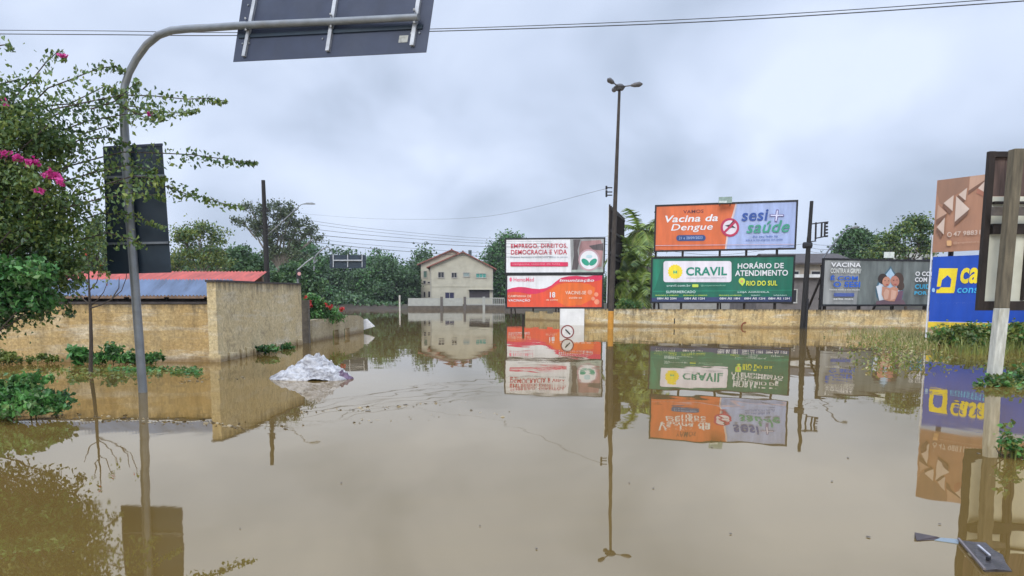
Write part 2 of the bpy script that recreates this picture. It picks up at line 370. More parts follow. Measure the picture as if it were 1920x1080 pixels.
# ------------------------------------------------------------------ sheds behind the wall
def corrugated(mb, p0, ux, vy, pitch=.09, amp=.022, m=0):
    """sheet from corner p0 along ux, up the slope vy; thickness 6 mm"""
    p0, ux, vy = Vector(p0), Vector(ux), Vector(vy); n = int(ux.length/pitch*4); nr = ux.cross(vy).normalized(); top = []; 
    vs = []; fs = []
    for i in range(n+1):
        z = amp*math.sin(i*math.pi/2); b_ = p0 + ux*(i/n) + nr*z
        vs += [b_, b_+vy, b_+vy-nr*.006, b_-nr*.006]
    for i in range(n):
        k = i*4; fs += [(k,k+4,k+5,k+1),(k+3,k+2,k+6,k+7),(k,k+3,k+7,k+4),(k+1,k+5,k+6,k+2)]
    mb.add(vs, fs, m)
blueroof = M('blue_sheet', (.16,.21,.31), .55, .1, .3, 1.2, dirt=(.06,.055,.055), dirt_amt=.85, stretch=(2.5,.5,1))
redroof = M('red_sheet', (.50,.10,.075), .6, 0, .25, 2.5, dirt=(.20,.06,.045), dirt_amt=.8, stretch=(2.5,.4,1))
sh = thing('shed', 'lean-to shed with grey blue corrugated roof behind the ochre wall', 'shed', (-10, 20, 0))
z_e = U(300, 554, 18.7).z; z_b = U(300, 524, 19.7).z
mb = MB(); corrugated(mb, (-14.5, 18.7, z_e), (14.5 + U(409,550,18.7).x + .1, 0, 0), (0, 1.0, z_b - z_e)); mb.build('roof', blueroof, sh)
mb = MB(); mb.box((-10.4, 19.35, 1.0), (8.0, .16, .9)); mb.box((-10.4, 19.0, z_e-.12), (8.3, .08, .09), m=1)
for k in range(8): mb.box((-14+k*1.02, 19.0, 1.4), (.09, .09, .35), m=1)
mb.build('wall', [M('shed_wall', (.30,.24,.15), .9, 0, .3, 3), timber], sh)
sh2 = thing('shed', 'long low shed with faded red roof rising behind the blue roofed lean-to', 'shed', (-13, 28, 0))
mb = MB(); y0, y1 = 25.5, 27.3; z0 = U(450, 529, y0).z; z1 = U(450, 509, y1).z
corrugated(mb, (-22, y0, z0), (22+U(476, 520, y0).x, 0, 0), (0, y1-y0, z1-z0), .12, .02); mb.build('roof', redroof, sh2)
mb = MB(); mb.box((-14.7, y0+.45, z0/2-.1), (14, .15, z0-.25)); mb.box((-14.7, 27.1, z1/2-.1), (14, .15, z1-.2)); mb.build('wall', M('shed_wall2', (.22,.15,.11), .9), sh2)

# ------------------------------------------------------------------ road sign gantry
gt = thing('road_sign_gantry', 'leaning grey steel pole carrying the backs of two road signs over the flooded street', 'road sign', U(269, 738, 12.0).to_3d()*1.0)
BL, BR = U(437,116,10.9), U(799,98,9.65); Wv = BR-BL; Wn = Wv.normalized()
best = None
for i in range(-900, 900, 3):
    th_ = R(i/10); u0 = Vector((0,0,1)); u0 = (u0 - Wn*u0.dot(Wn)).normalized(); v0 = Wn.cross(u0)
    u_ = u0*math.cos(th_) + v0*math.sin(th_)
    if u_.z < .4: continue
    err = 0
    for (p0, tx, ty) in ((BL, 455, 0), (BR, 812, 0)):
        q = p0 + u_*.9; cc = q - CAM; yy = cc.dot(FWD); sx = PX + F*cc.x/yy; sy = PY - F*cc.dot(UPV)/yy
        x0_, y0_ = (437,116) if p0 is BL else (799,98)
        slope = (tx-x0_)/(y0_-ty); err += ((sx-x0_)/(y0_-sy) - slope)**2
    if best is None or err < best[0]: best = (err, u_, i/10)
UPS = best[1]; NS = Wn.cross(UPS).normalized()
if NS.y < 0: NS = -NS
print('overhead sign', best[0], best[2], Wv.length)
HS = 1.75
def onsign(px, py, off=0.0):
    r = ray(px, py); n = NS; t_ = (BL-CAM).dot(n)/r.dot(n); return CAM + r*t_ - n*off
pp = [(269,760,12.0),(268,735,12.0),(261,640,12.0),(252,520,12.0),(243,400,12.0),(236,290,12.0),(232,215,12.0),(231,185,12.0),(234,160,11.97),(242,136,11.9),(256,110,11.8),(275,84,11.65),(297,66,11.5),(322,57,11.35),(352,54,11.2),(400,51.5,10.98),(450,48,10.78),(620,40.5,10.15),(785,32,9.6)]
e0, e1 = onsign(450,48).y-.13, onsign(785,32).y-.13
dk = lambda x: 12.0 + (e1-12.0)*max(0, x-262)/(785-262) if x < 450 and False else (e0 + (e1-e0)*(x-450)/335 if x >= 450 else 12.0 + (e0-12.0)*(max(0, x-236)/214)**1.3)
P3 = [U(p[0], p[1], dk(p[0])) if i > 7 else U(*p) for i, p in enumerate(pp)]; rr = [.07]*6 + [.064, .06, .058] + [.056]*5 + [.055,.053,.051,.047,.042]
mb = MB(); mb.tube(P3, rr, 20); mb.build('pole', steel, gt, smooth=True)
# tall side sign
def quad_board(mb, tl, tr, br, bl, th, m=0):
    tl, tr, br, bl = map(Vector, (tl, tr, br, bl)); n = (tr-tl).cross(bl-tl).normalized()
    if n.y < 0: n = -n
    n = n*th
    mb.hexa([bl, br, br+n, bl+n, tl, tr, tr+n, tl+n], m)
D1 = 12.10
mb = MB(); quad_board(mb, U(193,277,D1), U(304,271,D1), U(321,511,D1), U(202,514,D1), .01)
sp1 = mb.build('sign_panel', signdark, gt, bevel=0)
mb = MB()
for (xa, ya, xb, yb) in ((196,333,309,329), (200,457,315,455)):
    mb.bar(U(xa,ya,D1-.02), U(xb,yb,D1-.02), .03, .035)
mb.build('rail', M('rail_dim', (.16,.18,.21), .5, .3), sp1)
mb = MB(); quad_board(mb, U(193,274.5,D1-.012), U(304,268.5,D1-.012), U(304,273,D1-.012), U(193,279,D1-.012), .03); mb.build('edge_strip', signback, sp1)
# overhead sign, solved as a true rectangle hanging on the arm
mb = MB(); mb.frame_box(BL, Wv, NS*.008, UPS*HS)
sp2 = mb.build('sign_panel', signback, gt)
for (xa, ya, xb, yb) in ((459,107,484,-20), (616,97,634,-20), (774,87,790,-20)):
    mb = MB(); pa, pb = onsign(xa, ya, .02), onsign(xb, yb, .02); pb = pa + (pb-pa).normalized()*(HS-.22)
    mb.bar(pa, pb, .055, .04, up=NS); mb.build('channel', alu, sp2)
for k in range(3):
    for v_ in (.25, .8, 1.35):
        u_ = (.17, 1.38, 2.58)[k]*Wv.length/2.75
        for dx_ in (-.06, .06):
            mb = MB(); p = BL + Wn*(u_+dx_) + UPS*v_; mb.tube([p-NS*.001, p-NS*.014], .013, 6); mb.build('bolt', steel, sp2)
mb = MB(); mb.frame_box(BL+Wn*(Wv.length-.42)+UPS*.14-NS*.004, Wn*.13, NS*.002, UPS*.09); mb.build('sticker', M('sticker', (.35,.36,.34), .6, 0, .5, 14), sp2)
mb = MB()   # lapped joint between the two sheets
for (xa, ya, xb, yb) in ((449,69,793,51),):
    mb.bar(onsign(xa,ya,.006), onsign(xb,yb,.006), .03, .05, up=UPS)
mb.build('sheet_joint', signdark, sp2)
for (xa, ya) in ((462,47),(621,40),(777,32)):
    mb = MB(); p = onsign(xa, ya, .05); q = onsign(xa, ya, .01)
    f_ = (p - CAM).normalized(); 
    for s_ in (-.075, .075):
        mb.tube([U(xa, ya, dk(xa)) + Vector((0,-.05,s_)), q + Vector((0,0,s_))], .014, 6)
    mb.build('clamp', alu, sp2)

# ------------------------------------------------------------------ boards
bpy.context.view_layer.update()
def text_geo(body, bold=.02, shear=0.0, spacing=1.0):
    cu = bpy.data.curves.new('t', 'FONT'); cu.body = body; cu.offset = min(bold, .1)*.42; cu.shear = shear; cu.size = 1; cu.space_character = spacing*1.04; cu.resolution_u = 3
    ob = bpy.data.objects.new('t', cu); COL.objects.link(ob); bpy.context.view_layer.update()
    me = bpy.data.meshes.new_from_object(ob.evaluated_get(bpy.context.evaluated_depsgraph_get()))
    v = [tuple(x.co) for x in me.vertices]; f = [tuple(p.vertices) for p in me.polygons]
    bpy.data.objects.remove(ob); bpy.data.curves.remove(cu); bpy.data.meshes.remove(me); return v, f
class Board:
    def __init__(s, tl, bl, dl, br, dr, label, width=None, group=None, tr=None, frame=.09, frame_mat=None, panel_mat=None, proud=.03):
        s.O = U(*bl, dl); q = U(*br, dr); s.O.z = q.z = (s.O.z+q.z)/2; s.top = U(*tl, dl).z
        if tr: s.top = (s.top + U(*tr, dr).z)/2
        d = q - s.O; s.ux = d.normalized(); s.W = width or d.length; s.H = s.top - s.O.z
        s.n = Vector((s.ux.y, -s.ux.x, 0)); s.n = s.n if s.n.y < 0 else -s.n
        c = s.O + s.ux*s.W/2
        s.t = thing('billboard', label, 'billboard', (c.x, c.y, s.O.z), group)
        mb = MB(); s.slab(mb, 0, 0, s.W, s.H, -.06, 0); s.panel = mb.build('panel', panel_mat or WHITE, s.t)
        if frame:
            mb = MB(); f = frame
            s.slab(mb, -f*.5, -f, s.W+f*.5, 0, -.10, proud); s.slab(mb, -f*.5, s.H, s.W+f*.5, s.H+f, -.10, proud)
            s.slab(mb, -f, -f, -.0, s.H+f, -.09, proud-.004); s.slab(mb, s.W, -f, s.W+f, s.H+f, -.09, proud-.004); mb.build('frame', frame_mat or black, s.t)
        s.art = MB(); s.am = []; s.txt = MB(); s.tm = []; s.layer = 1
    def pt(s, u, v, n=0): return s.O + s.ux*u + Vector((0,0,v)) + s.n*n
    def slab(s, mb, u0, v0, u1, v1, n0, n1, m=0):
        mb.hexa([s.pt(u0,v0,n1), s.pt(u1,v0,n1), s.pt(u1,v0,n0), s.pt(u0,v0,n0), s.pt(u0,v1,n1), s.pt(u1,v1,n1), s.pt(u1,v1,n0), s.pt(u0,v1,n0)], m)
    def uv(s, x, y):
        r = ray(x, y); t_ = (s.O-CAM).dot(s.n)/r.dot(s.n); p = CAM + r*t_ - s.O; return p.dot(s.ux), p.z
    def mi(s, lst, m):
        if m not in lst: lst.append(m)
        return lst.index(m)
    def clip(s, p, e=.0): return (min(max(p[0], e), s.W-e), min(max(p[1], e), s.H-e))
    def poly(s, pts, m, px=True, smooth=0):
        q = [s.clip(s.uv(*p)) if px else p for p in pts]; z = .004*s.layer; s.layer += 1
        s.art.add([s.pt(u, v, z) for u, v in q], [tuple(range(len(q)))], s.mi(s.am, m))
    def ell(s, x, y, rx, ry, m, n=28, rot=0, a0=0, a1=360):
        s.poly([(x+rx*math.cos(R(a0+(a1-a0)*i/n))*math.cos(rot)-ry*math.sin(R(a0+(a1-a0)*i/n))*math.sin(rot), y+rx*math.cos(R(a0+(a1-a0)*i/n))*math.sin(rot)+ry*math.sin(R(a0+(a1-a0)*i/n))*math.cos(rot)) for i in range(n)], m)
    def rrect(s, x0, y0, x1, y1, r, m, dy=0):
        pts = []
        for (cx_, cy_, a0) in ((x1-r, y0+r, -90), (x1-r, y1-r, 0), (x0+r, y1-r, 90), (x0+r, y0+r, 180)):
            for i in range(6):
                a = R(a0+18*i); xx = cx_+r*math.cos(a); pts.append((xx, cy_+r*math.sin(a) + dy*(xx-x0)/(x1-x0)))
        s.poly(pts, m)
    def text(s, body, x0, y0, x1, y1, m, bold=.02, shear=0, dy=0, spacing=1.0, maxu=None):
        """lettering filling the box whose left end spans y0..y1; dy = slope drop at the right end"""
        v, f = text_geo(body, bold, shear, spacing); v = np.array(v); mn_, mx_ = v.min(0), v.max(0)
        (ua, vb), (ub, _), (_, vt) = s.uv(x0, y1), s.uv(x1, y1+dy), s.uv(x0, y0)
        z = .004*(s.layer); s.layer += 1
        P_ = []
        for p in v:
            fx = (p[0]-mn_[0])/(mx_[0]-mn_[0]); fy = (p[1]-mn_[1])/(mx_[1]-mn_[1]); u = ua+(ub-ua)*fx; P_.append(s.pt(u, vb+(vt-vb)*fy, z))
        s.txt.add(P_, f, s.mi(s.tm, m))
    def done(s):
        if s.art.f: s.art.build('artwork', s.am, s.panel)
        if s.txt.f: s.txt.build('lettering', s.tm, s.panel)
def stand(b_lo, b_hi, label, us, group=None, z0=-.6, extra=0, brace=True):
    c = b_lo.pt(b_lo.W/2, 0); t_ = thing('billboard_stand', label, 'billboard stand', (c.x, c.y, 0), group)
    for i, u in enumerate(us):
        mb = MB(); p = b_lo.pt(u, 0, -.2); mb.box((p.x, p.y, (z0+b_hi.top+extra)/2), (.13, .13, b_hi.top+extra-z0), math.atan2(b_lo.ux.y, b_lo.ux.x)); mb.build('post', timber, t_)
    if brace:
        for u in us[::2]:
            mb = MB(); p = b_lo.pt(u, 0, -.27); q = b_lo.pt(u+.3, 0, -2.6); p.z = b_lo.top*.9; q.z = -.4; mb.bar(p, q, .09, .09); mb.build('brace', timber, t_)
    mb = MB()
    for z in ((b_lo.O.z+b_lo.top)/2, b_lo.O.z+.3, b_hi.top-.3):
        a = b_lo.pt(.0, 0, -.31); b2 = b_lo.pt(b_lo.W, 0, -.31); a.z = b2.z = z; mb.bar(a, b2, .05, .1)
    mb.build('rail', timber, t_); return t_
# --- left pair
red = P('red', (.50,.03,.06)); crim = P('crimson', (.62,.02,.09)); orange = P('orange', (.72,.14,.02)); oran2 = P('orange_red', (.68,.075,.03)); ltxt = P('cream', (.80,.62,.5))
greyblue = P('greyblue', (.25,.30,.36)); photo_d = P('photo_dark', (.10,.08,.085), .5, .6); photo_p = P('photo_pink', (.36,.20,.20), .5, .4); photo_g = P('photo_grey', (.33,.34,.34), .5, .4)
tgreen = P('teal', (.02,.30,.20)); navy = P('navy', (.02,.06,.20)); pgreen = P('green', (.005,.135,.085), .4, .25); pgreen2 = P('green_light', (.01,.20,.12), .4, .3)
A = Board((948,449), (949,511), 66, (1131,510.5), 65, 'white upper billboard with red headline and a round green badge at its right end', tr=(1132,448), frame=.13)
A.poly([(1069,449),(1132,448),(1131,511),(1071,511)], photo_g)
A.poly([(1075,449),(1088,449),(1083,470),(1086,490),(1082,508),(1072,506),(1076,480)], photo_d)
A.poly([(1090,452),(1126,450),(1131,462),(1128,500),(1092,505),(1086,485),(1086,465)], photo_p)
A.poly([(1104,461),(1131,456),(1131,470),(1112,468)], photo_d)
A.poly([(1071,506),(1131,505),(1131,511),(1071,511)], P('photo_g2', (.35,.42,.38)))
A.ell(1104.5, 487.5, 20, 20.5, P('photo_rose', (.5,.32,.36))); A.ell(1104.5, 487.5, 17, 17.5, WHITE)
A.ell(1097.5, 491.5, 8.5, 5, tgreen, rot=.7); A.ell(1112, 491.5, 8.5, 5, tgreen, rot=-.7); A.ell(1104.5, 481, 6, 3.2, P('pale_teal', (.45,.62,.66)))
A.text('EMPREGO, DIREITOS,', 958, 457.5, 1064, 466.5, red, .03); A.text('DEMOCRACIA E VIDA', 958, 468.5, 1063, 477.5, red, .03)
A.text('Direitos humanos e saúde para todos os povos', 957, 480.5, 1064, 485, greyblue, .01)
A.rrect(957, 491.5, 1065, 499.5, 1.2, crim); A.text('campanha nacional de lutas', 961, 493.5, 1050, 497.8, P('rosy', (.72,.3,.35)), .01)
A.done()
B = Board((950,517), (951,575.5), 66, (1128,576), 65, 'white and orange lower billboard with a red wave, under the white headline board', tr=(1129,516), frame=.13)
wave = [(950,543),(960,540),(972,538),(985,538.5),(998,541),(1012,542),(1024,540),(1034,535),(1042,528),(1052,521),(1066,518),(1085,517)]
B.poly(wave + [(1129,516),(1128,576),(951,575.5)], crim)
wave2 = [(950,549),(962,547),(975,548),(990,551),(1005,551),(1020,547),(1032,540),(1042,533),(1054,528),(1070,526),(1095,529),(1112,528),(1129,524)]
B.poly(wave2 + [(1128,576),(951,575.5)], oran2)
B.poly([(1030,545),(1044,535),(1060,530),(1085,530),(1105,533),(1116,540),(1112,560),(1090,572),(1060,574),(1040,562)], orange)
for (x, y, r_) in ((1106,548,4.5),(1118,552,4),(1112,560,3.5),(1119,566,5)): B.ell(x, y, r_, r_, P('salmon', (.75,.28,.17)))
B.poly([(1080,517),(1112,517),(1098,519)], WHITE)
B.text('HemoMed', 963, 520.5, 1001, 528, P('pink', (.75,.12,.22)), .02); B.ell(957.5, 524, 2.2, 4, P('pink', (.75,.12,.22)))
B.text('Imunização', 1049, 523, 1114, 529.5, WHITE, .05, .2); B.text('CAMPANHA DE', 953, 553, 996, 557.5, ltxt, .02); B.text('VACINAÇÃO', 953, 560, 994, 566.5, WHITE, .04)
B.text('18', 1031, 547.5, 1041, 558, WHITE, .05); B.text('de junho', 1024, 560.5, 1046, 564.5, ltxt, .02)
B.text('VACINE-SE', 1060, 545.5, 1099, 552, ltxt, .03); B.text('cuide-se', 1067, 556, 1091, 560, ltxt, .02)
B.done()
stand(B, A, 'dark timber posts holding the two stacked boards left of the tall lamp pole', [.35, 2.3, 4.3, 6.3, 8.3])
# --- centre pair
bluetxt = P('royal', (.02,.07,.30)); sky1 = P('lilac', (.33,.41,.66), .5, .2); o1 = P('vaccine_orange', (.62,.135,.04), .5, .2)
C1 = Board((1230,387.5), (1229,468), 46, (1489,466), 43.7, 'upper billboard half orange and half lilac with a struck-out mosquito badge', tr=(1495,378), frame=.1, panel_mat=sky1)
C1.poly([(1220,380),(1379,378),(1374,400),(1364,430),(1359,470),(1220,472)], o1)
C1.poly([(1379,379),(1382,379),(1377,402),(1367,432),(1362,469),(1359,469),(1364,430),(1374,400)], P('pale_edge', (.62,.5,.5)))
C1.text('VAMOS', 1281, 394, 1319, 400.5, P('darkred', (.12,.02,.03)), .03, dy=-1)
C1.text('Vacina da', 1247, 404.5, 1346, 417.5, WHITE, .05, .2, dy=-1); C1.text('Dengue', 1258, 420.5, 1336, 436.5, WHITE, .02, .2, dy=-1)
C1.rrect(1268, 441, 1323, 452, 5.2, navy, dy=-.5); C1.text('21 e 28/09/2023', 1273, 444, 1317, 449, sky1, .02, dy=-.3)
C1.ell(1368.5, 426.5, 17.5, 17.5, P('badge_red', (.42,.02,.08))); C1.ell(1368.5, 426.5, 13.2, 13.2, P('badge_white', (.66,.6,.66)))
C1.poly([(1359,423),(1368,421),(1375,413),(1378,417),(1374,423),(1380,428),(1372,427),(1364,431),(1366,426)], P('ink', (.02,.02,.025)))
C1.poly([(1357,434),(1360,437),(1379,418),(1376,415)], P('badge_red', (.42,.02,.08)))
C1.text('sesi', 1390, 394, 1440, 415, bluetxt, .045, .12, dy=-1)
C1.poly([(1455,393),(1460,393),(1459,402),(1470,402),(1470,406),(1459,406),(1457,416),(1452,416),(1453,406),(1443,406),(1443,402),(1454,402)], P('violet_edge', (.16,.13,.30)))
C1.poly([(1456.3,395),(1458.6,395),(1457.6,403),(1468,403),(1468,405),(1457.4,405),(1456,414),(1453.6,414),(1454.8,405),(1445,405),(1445,403),(1455.2,403)], P('pale_lilac', (.6,.62,.8)))
C1.text('saúde', 1399, 415, 1480, 437.5, P('mint', (.04,.28,.19)), .035, .25, dy=-1)
C1.text('Ao seu lado na', 1411, 441.5, 1458, 446, bluetxt, .01, dy=-.3); C1.text('vida e na sua empresa com saúde', 1398, 448.5, 1467, 453, bluetxt, .02, dy=-.3)
C1.poly([(1229,460),(1488,457.5),(1488,458.6),(1229,461.1)], P('fold', (.5,.38,.45)))
C1.done()
yel = P('yellow', (.80,.62,.02)); lime = P('lime', (.52,.68,.08)); mintw = P('mint_white', (.55,.68,.66))
C2 = Board((1224,485), (1222,565), 46, (1484,566), 43.7, 'green lower billboard with store opening hours and a white rounded logo panel', tr=(1487,481), frame=.1, panel_mat=pgreen)
C2.poly([(1226,486),(1245,486),(1236,515),(1228,540),(1224,545)], pgreen2); C2.poly([(1224,548),(1487,545),(1487,543),(1224,545)], pgreen2)
C2.poly([(1222,558),(1486,556),(1486,568),(1222,568)], P('deep_navy', (.03,.05,.14)))
C2.rrect(1244, 489.5, 1371.5, 529, 4.5, P('logo_white', (.72,.68,.74)), dy=0)
sun_pts = []
for i in range(32):
    r_ = 14.3 if i % 2 else 12.6; sun_pts.append((1266+r_*math.cos(i*math.pi/16), 509.5+r_*math.sin(i*math.pi/16)))
C2.poly(sun_pts, yel); C2.ell(1266, 510, 4, 4.2, lime); C2.poly([(1262.5,507),(1265,509.5),(1267,509.5),(1269.5,507),(1269.5,513.5),(1267.5,511.2),(1264.6,511.2),(1262.5,513.5)], tgreen)
C2.text('CRAVIL', 1286, 501, 1363, 517, P('brand_teal', (.005,.22,.15)), .075)
C2.text('COOPERATIVA REGIONAL AGROPECUÁRIA', 1287, 519.8, 1362, 522.4, greyblue, .01)
C2.text('HORÁRIO DE', 1383, 491.5, 1469, 504, WHITE, .05); C2.text('ATENDIMENTO', 1378, 507, 1477, 517.8, WHITE, .05)
C2.ell(1391, 527, 6, 6.3, lime); C2.poly([(1386,530),(1396,530),(1392,536.5)], lime); C2.ell(1391, 527.5, 2.3, 2.5, P('pin', (.7,.35,.15)))
C2.text('RIO DO SUL', 1399, 526.5, 1457, 535.8, P('lemon', (.70,.72,.05)), .05)
C2.text('cravil.com.br', 1250, 533.5, 1295, 537.5, mintw, .02); C2.rrect(1298, 533, 1309.5, 538.5, 1.5, lime); C2.text('@cooperativaoficial', 1314, 533.8, 1360, 537.5, P('mint_dim', (.25,.48,.36)), .01)
C2.text('SUPERMERCADO', 1249, 545, 1304, 549.8, mintw, .04); C2.text('LOJA AGRÍCOLA', 1383, 545.5, 1442, 550, mintw, .04)
for (xa, xb) in ((1229,1272),(1281,1326),(1348,1390)): C2.text('SEGUNDA A SÁBADO', xa, 552.2, xb, 554.8, lime, .03)
for (xa, xb) in ((1408,1425),(1450,1475)): C2.text('SÁBADO', xa, 552.2, xb, 554.6, mintw, .02)
for (xa, xb, s_) in ((1232,1268,'08H ÀS 20H'),(1283,1321,'08H ÀS 12H'),(1349,1387,'08H ÀS 18H'),(1395,1434,'08H ÀS 12H'),(1440,1480,'08H ÀS 12H')): C2.text(s_, xa, 556.8, xb, 561.6, WHITE, .05)
C2.done()
st = stand(C2, C1, 'black posts and braces behind the two stacked boards right of the tall lamp pole', [.15, 1.75, 3.9, 5.4, 7.1, 8.85, 9.0][:6])
mb = MB(); p = U(1360, 375, 44.4); mb.box((p.x, p.y, p.z), (.75, .05, .36), math.atan2(C1.ux.y, C1.ux.x)); mb.box((p.x, p.y-.04, p.z-.11), (.73, .02, .12), m=1); 
for k in (-.3,.3): mb.box((p.x+k, p.y+.04, p.z-.2), (.04,.04,.3), m=2)
o = mb.build('name_plate', [M('plate_green', (.22,.30,.27), .5), M('plate_pale', (.55,.62,.6), .5), black], st)
# --- grey health board
gpan = P('grey_photo', (.13,.15,.145), .45, .55)
G = Board((1546,488), (1542,569.5), 39.5, (1742,572), 41.3, 'grey billboard with blue lettering and a drop-shaped portrait of two people', tr=(1748,490), frame=.1, panel_mat=gpan, width=8.9)
G.poly([(1546,488),(1613,489),(1606,571),(1542,570)], P('grey_pale', (.27,.28,.28), .45, .3))
drop = [(1670,499),(1673,505),(1678,512),(1684,521),(1691,532),(1694,543),(1693,556),(1688,567),(1650,567),(1643,556),(1641,543),(1645,531),(1653,520),(1661,510)]
G.poly(drop, P('drop_edge', (.05,.12,.17)))
G.poly([(1669+(x-1669)*.88, 540+(y-540)*.9) for x, y in drop], P('drop_sky', (.36,.50,.64)))
skin = P('skin', (.50,.24,.16), .5, .2); skin2 = P('skin2', (.44,.19,.14), .5, .2); hair = P('hair', (.035,.022,.018)); brow = P('hair2', (.06,.035,.025))
G.ell(1655, 523, 9, 10, hair); G.ell(1684, 524, 10, 13, brow); G.ell(1688, 536, 7, 9, brow)
G.poly([(1642,537),(1652,533),(1660,545),(1660,566),(1648,564)], P('shirt_pale', (.55,.60,.66)))
G.poly([(1684,546),(1693,545),(1690,562),(1680,567),(1672,560)], P('shirt_plum', (.14,.07,.11)))
G.ell(1661, 528, 7.5, 9.5, skin, rot=.2); G.ell(1677, 527, 8.0, 10, skin2, rot=-.2)
G.poly([(1653,537),(1668,540),(1675,537),(1683,541),(1682,552),(1676,565),(1658,565),(1652,552)], skin)
G.poly([(1660,541),(1666,545),(1664,560),(1657,562),(1655,550)], P('skin_l', (.60,.36,.27))); G.poly([(1670,543),(1680,546),(1677,560),(1668,563)], P('skin_l', (.60,.36,.27)))
for (x, y) in ((1658,526),(1664.5,526.5),(1674,525.5),(1680,525)): G.ell(x, y, 1.3, .7, hair, 10)
for (x, y) in ((1661.5,533.5),(1677,533)): G.ell(x, y, 2.4, .9, P('lip', (.35,.06,.06)), 10)
G.poly([(1641,565),(1655,562),(1670,566),(1692,562),(1696,571.5),(1640,571)], P('plum_band', (.13,.08,.10)))
blue2 = P('strong_blue', (.015,.10,.50)); cyan = P('cyan', (.03,.36,.60))
G.text('VACINA', 1556, 492, 1612, 500.5, WHITE, .05); G.text('CONTRA A GRIPE?', 1555, 503, 1612, 512, P('off_white', (.6,.62,.6)), .05)
G.text('É COM', 1555, 515.5, 1606, 525.5, blue2, .08); G.text('O SESI', 1560, 528, 1610, 538.5, blue2, .08)
G.text('Vacine você e sua equipe', 1552, 541.5, 1609, 545, P('off_white', (.6,.62,.6)), .03); G.rrect(1561, 549.5, 1599, 556, 1, P('bar_blue', (.06,.10,.32))); G.text('saiba mais', 1560, 558, 1597, 562, P('off_white', (.6,.62,.6)), .05)
G.text('O COMBATE', 1713, 509, 1775, 517.5, WHITE, .07); G.text('COM TODO', 1712, 520, 1768, 528.5, WHITE, .07)
G.text('CUIDADO', 1712, 533, 1766, 541.5, cyan, .06); G.text('POR VOCÊ', 1711, 544.5, 1768, 552.5, cyan, .06)
G.done()
st = stand(G, G, 'dark posts behind the single grey board standing over the yellow wall', [.3, 2.5, 4.7, 6.9, 8.7], extra=.05)
mb = MB(); p = U(1667, 478, 40.9); mb.box((p.x, p.y, p.z), (.55, .05, .32)); 
for k in (-.2,.2): mb.box((p.x+k, p.y+.04, p.z-.12), (.04,.04,.3), m=1)
mb.build('name_plate', [M('plate_white', (.58,.62,.58), .5), black], st)
# --- right pair
brown = P('brown', (.36,.185,.115), .5, .15); bre = P('tri_pale', (.56,.44,.37), .5, .12); brd = P('tri_dark', (.17,.085,.055)); bre2 = P('tri_mid', (.46,.29,.21))
D1b = Board((1759,338), (1748,474), 27, (1846,468), 25.62, 'brown upper billboard with pale paper triangles and a phone number', tr=(1852,326), width=8.8, frame=0, panel_mat=brown)
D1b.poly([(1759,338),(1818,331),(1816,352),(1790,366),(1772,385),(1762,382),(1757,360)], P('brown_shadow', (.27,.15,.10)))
D1b.poly([(1819,331),(1851,326),(1848,340),(1817,358)], bre2); D1b.poly([(1816,358),(1846,338),(1846,343),(1815,366)], brd)
D1b.poly([(1849,338),(1834,353),(1849,362)], bre); D1b.poly([(1849,362),(1834,353),(1831,362),(1847,370)], P('terracotta', (.34,.14,.09)))
D1b.poly([(1814,352),(1798,365),(1811,376)], bre); D1b.poly([(1798,366),(1795,369),(1807,379),(1811,376)], brd)
D1b.poly([(1789,366),(1770,381),(1787,396)], bre); D1b.poly([(1770,382),(1768,387),(1782,402),(1786,396)], brd)
D1b.poly([(1794,368),(1819,392),(1791,416)], P('tri_light', (.60,.48,.41))); D1b.poly([(1791,417),(1817,394),(1815,402),(1790,425)], brd)
D1b.poly([(1760,384),(1777,400),(1757,412)], bre2); D1b.poly([(1757,412),(1777,400),(1773,408),(1756,422)], brd)
D1b.poly([(1773,408),(1758,426),(1771,440)], bre); D1b.poly([(1758,427),(1757,433),(1766,448),(1769,440)], brd)
D1b.text('47 98831-4720', 1789, 434.5, 1876, 443, bre, .04, dy=-6); D1b.ell(1782, 440, 4.3, 4.8, bre); D1b.ell(1782, 440, 2.9, 3.2, brown)
D1b.rrect(1777, 451, 1786, 461, 2, P('apricot', (.62,.36,.17))); D1b.text('@arquitetura.interiores', 1789, 453.5, 1876, 458.5, bre2, .02, dy=-4)
D1b.done()
blue = P('board_blue', (.008,.065,.42), .4, .2)
D2b = Board((1749,481), (1741,601), 27, (1842,606.5), 25.62, 'blue lower billboard with a yellow house emblem and yellow lettering', tr=(1846,478), width=8.8, frame=0, panel_mat=blue)
D2b.poly([(1761,503),(1796,503),(1790,546),(1787,549),(1762,549),(1758.5,540),(1785,537.5),(1786,524),(1783,519),(1778,515),(1772,519),(1767,525),(1764,538),(1756.5,538)], yel)
# clean emblem: parallelogram with a house-shaped hole shown in blue
D2b.poly([(1762,503),(1796,503),(1789,549.5),(1755.5,549.5)], yel)
D2b.poly([(1777,516),(1784,523),(1782,538.5),(1764,538.5),(1766.5,525)], blue); D2b.poly([(1755,537.5),(1765,537.5),(1760.5,542.5),(1754,542.5)], blue)
D2b.text('casa', 1800, 502.5, 1868, 532, yel, .07, .1, dy=1); D2b.text('construtor', 1795, 538, 1892, 549.5, P('cyan2', (.05,.42,.72)), .03, .1, dy=1.5)
D2b.text('ALUGUEL DE EQUIPAMENTOS', 1753, 560, 1896, 568, P('off_white', (.6,.62,.6)), .05, .15, dy=2.5); D2b.ell(1751, 544, 3, 4, P('cyan3', (.3,.5,.75)))
D2b.done()
mb = MB(); D2b.slab(mb, 0, -.22, D2b.W, -.012, -.05, .012); D2b.slab(mb, 0, -.012, D2b.W, .0, -.06, .016, 1)
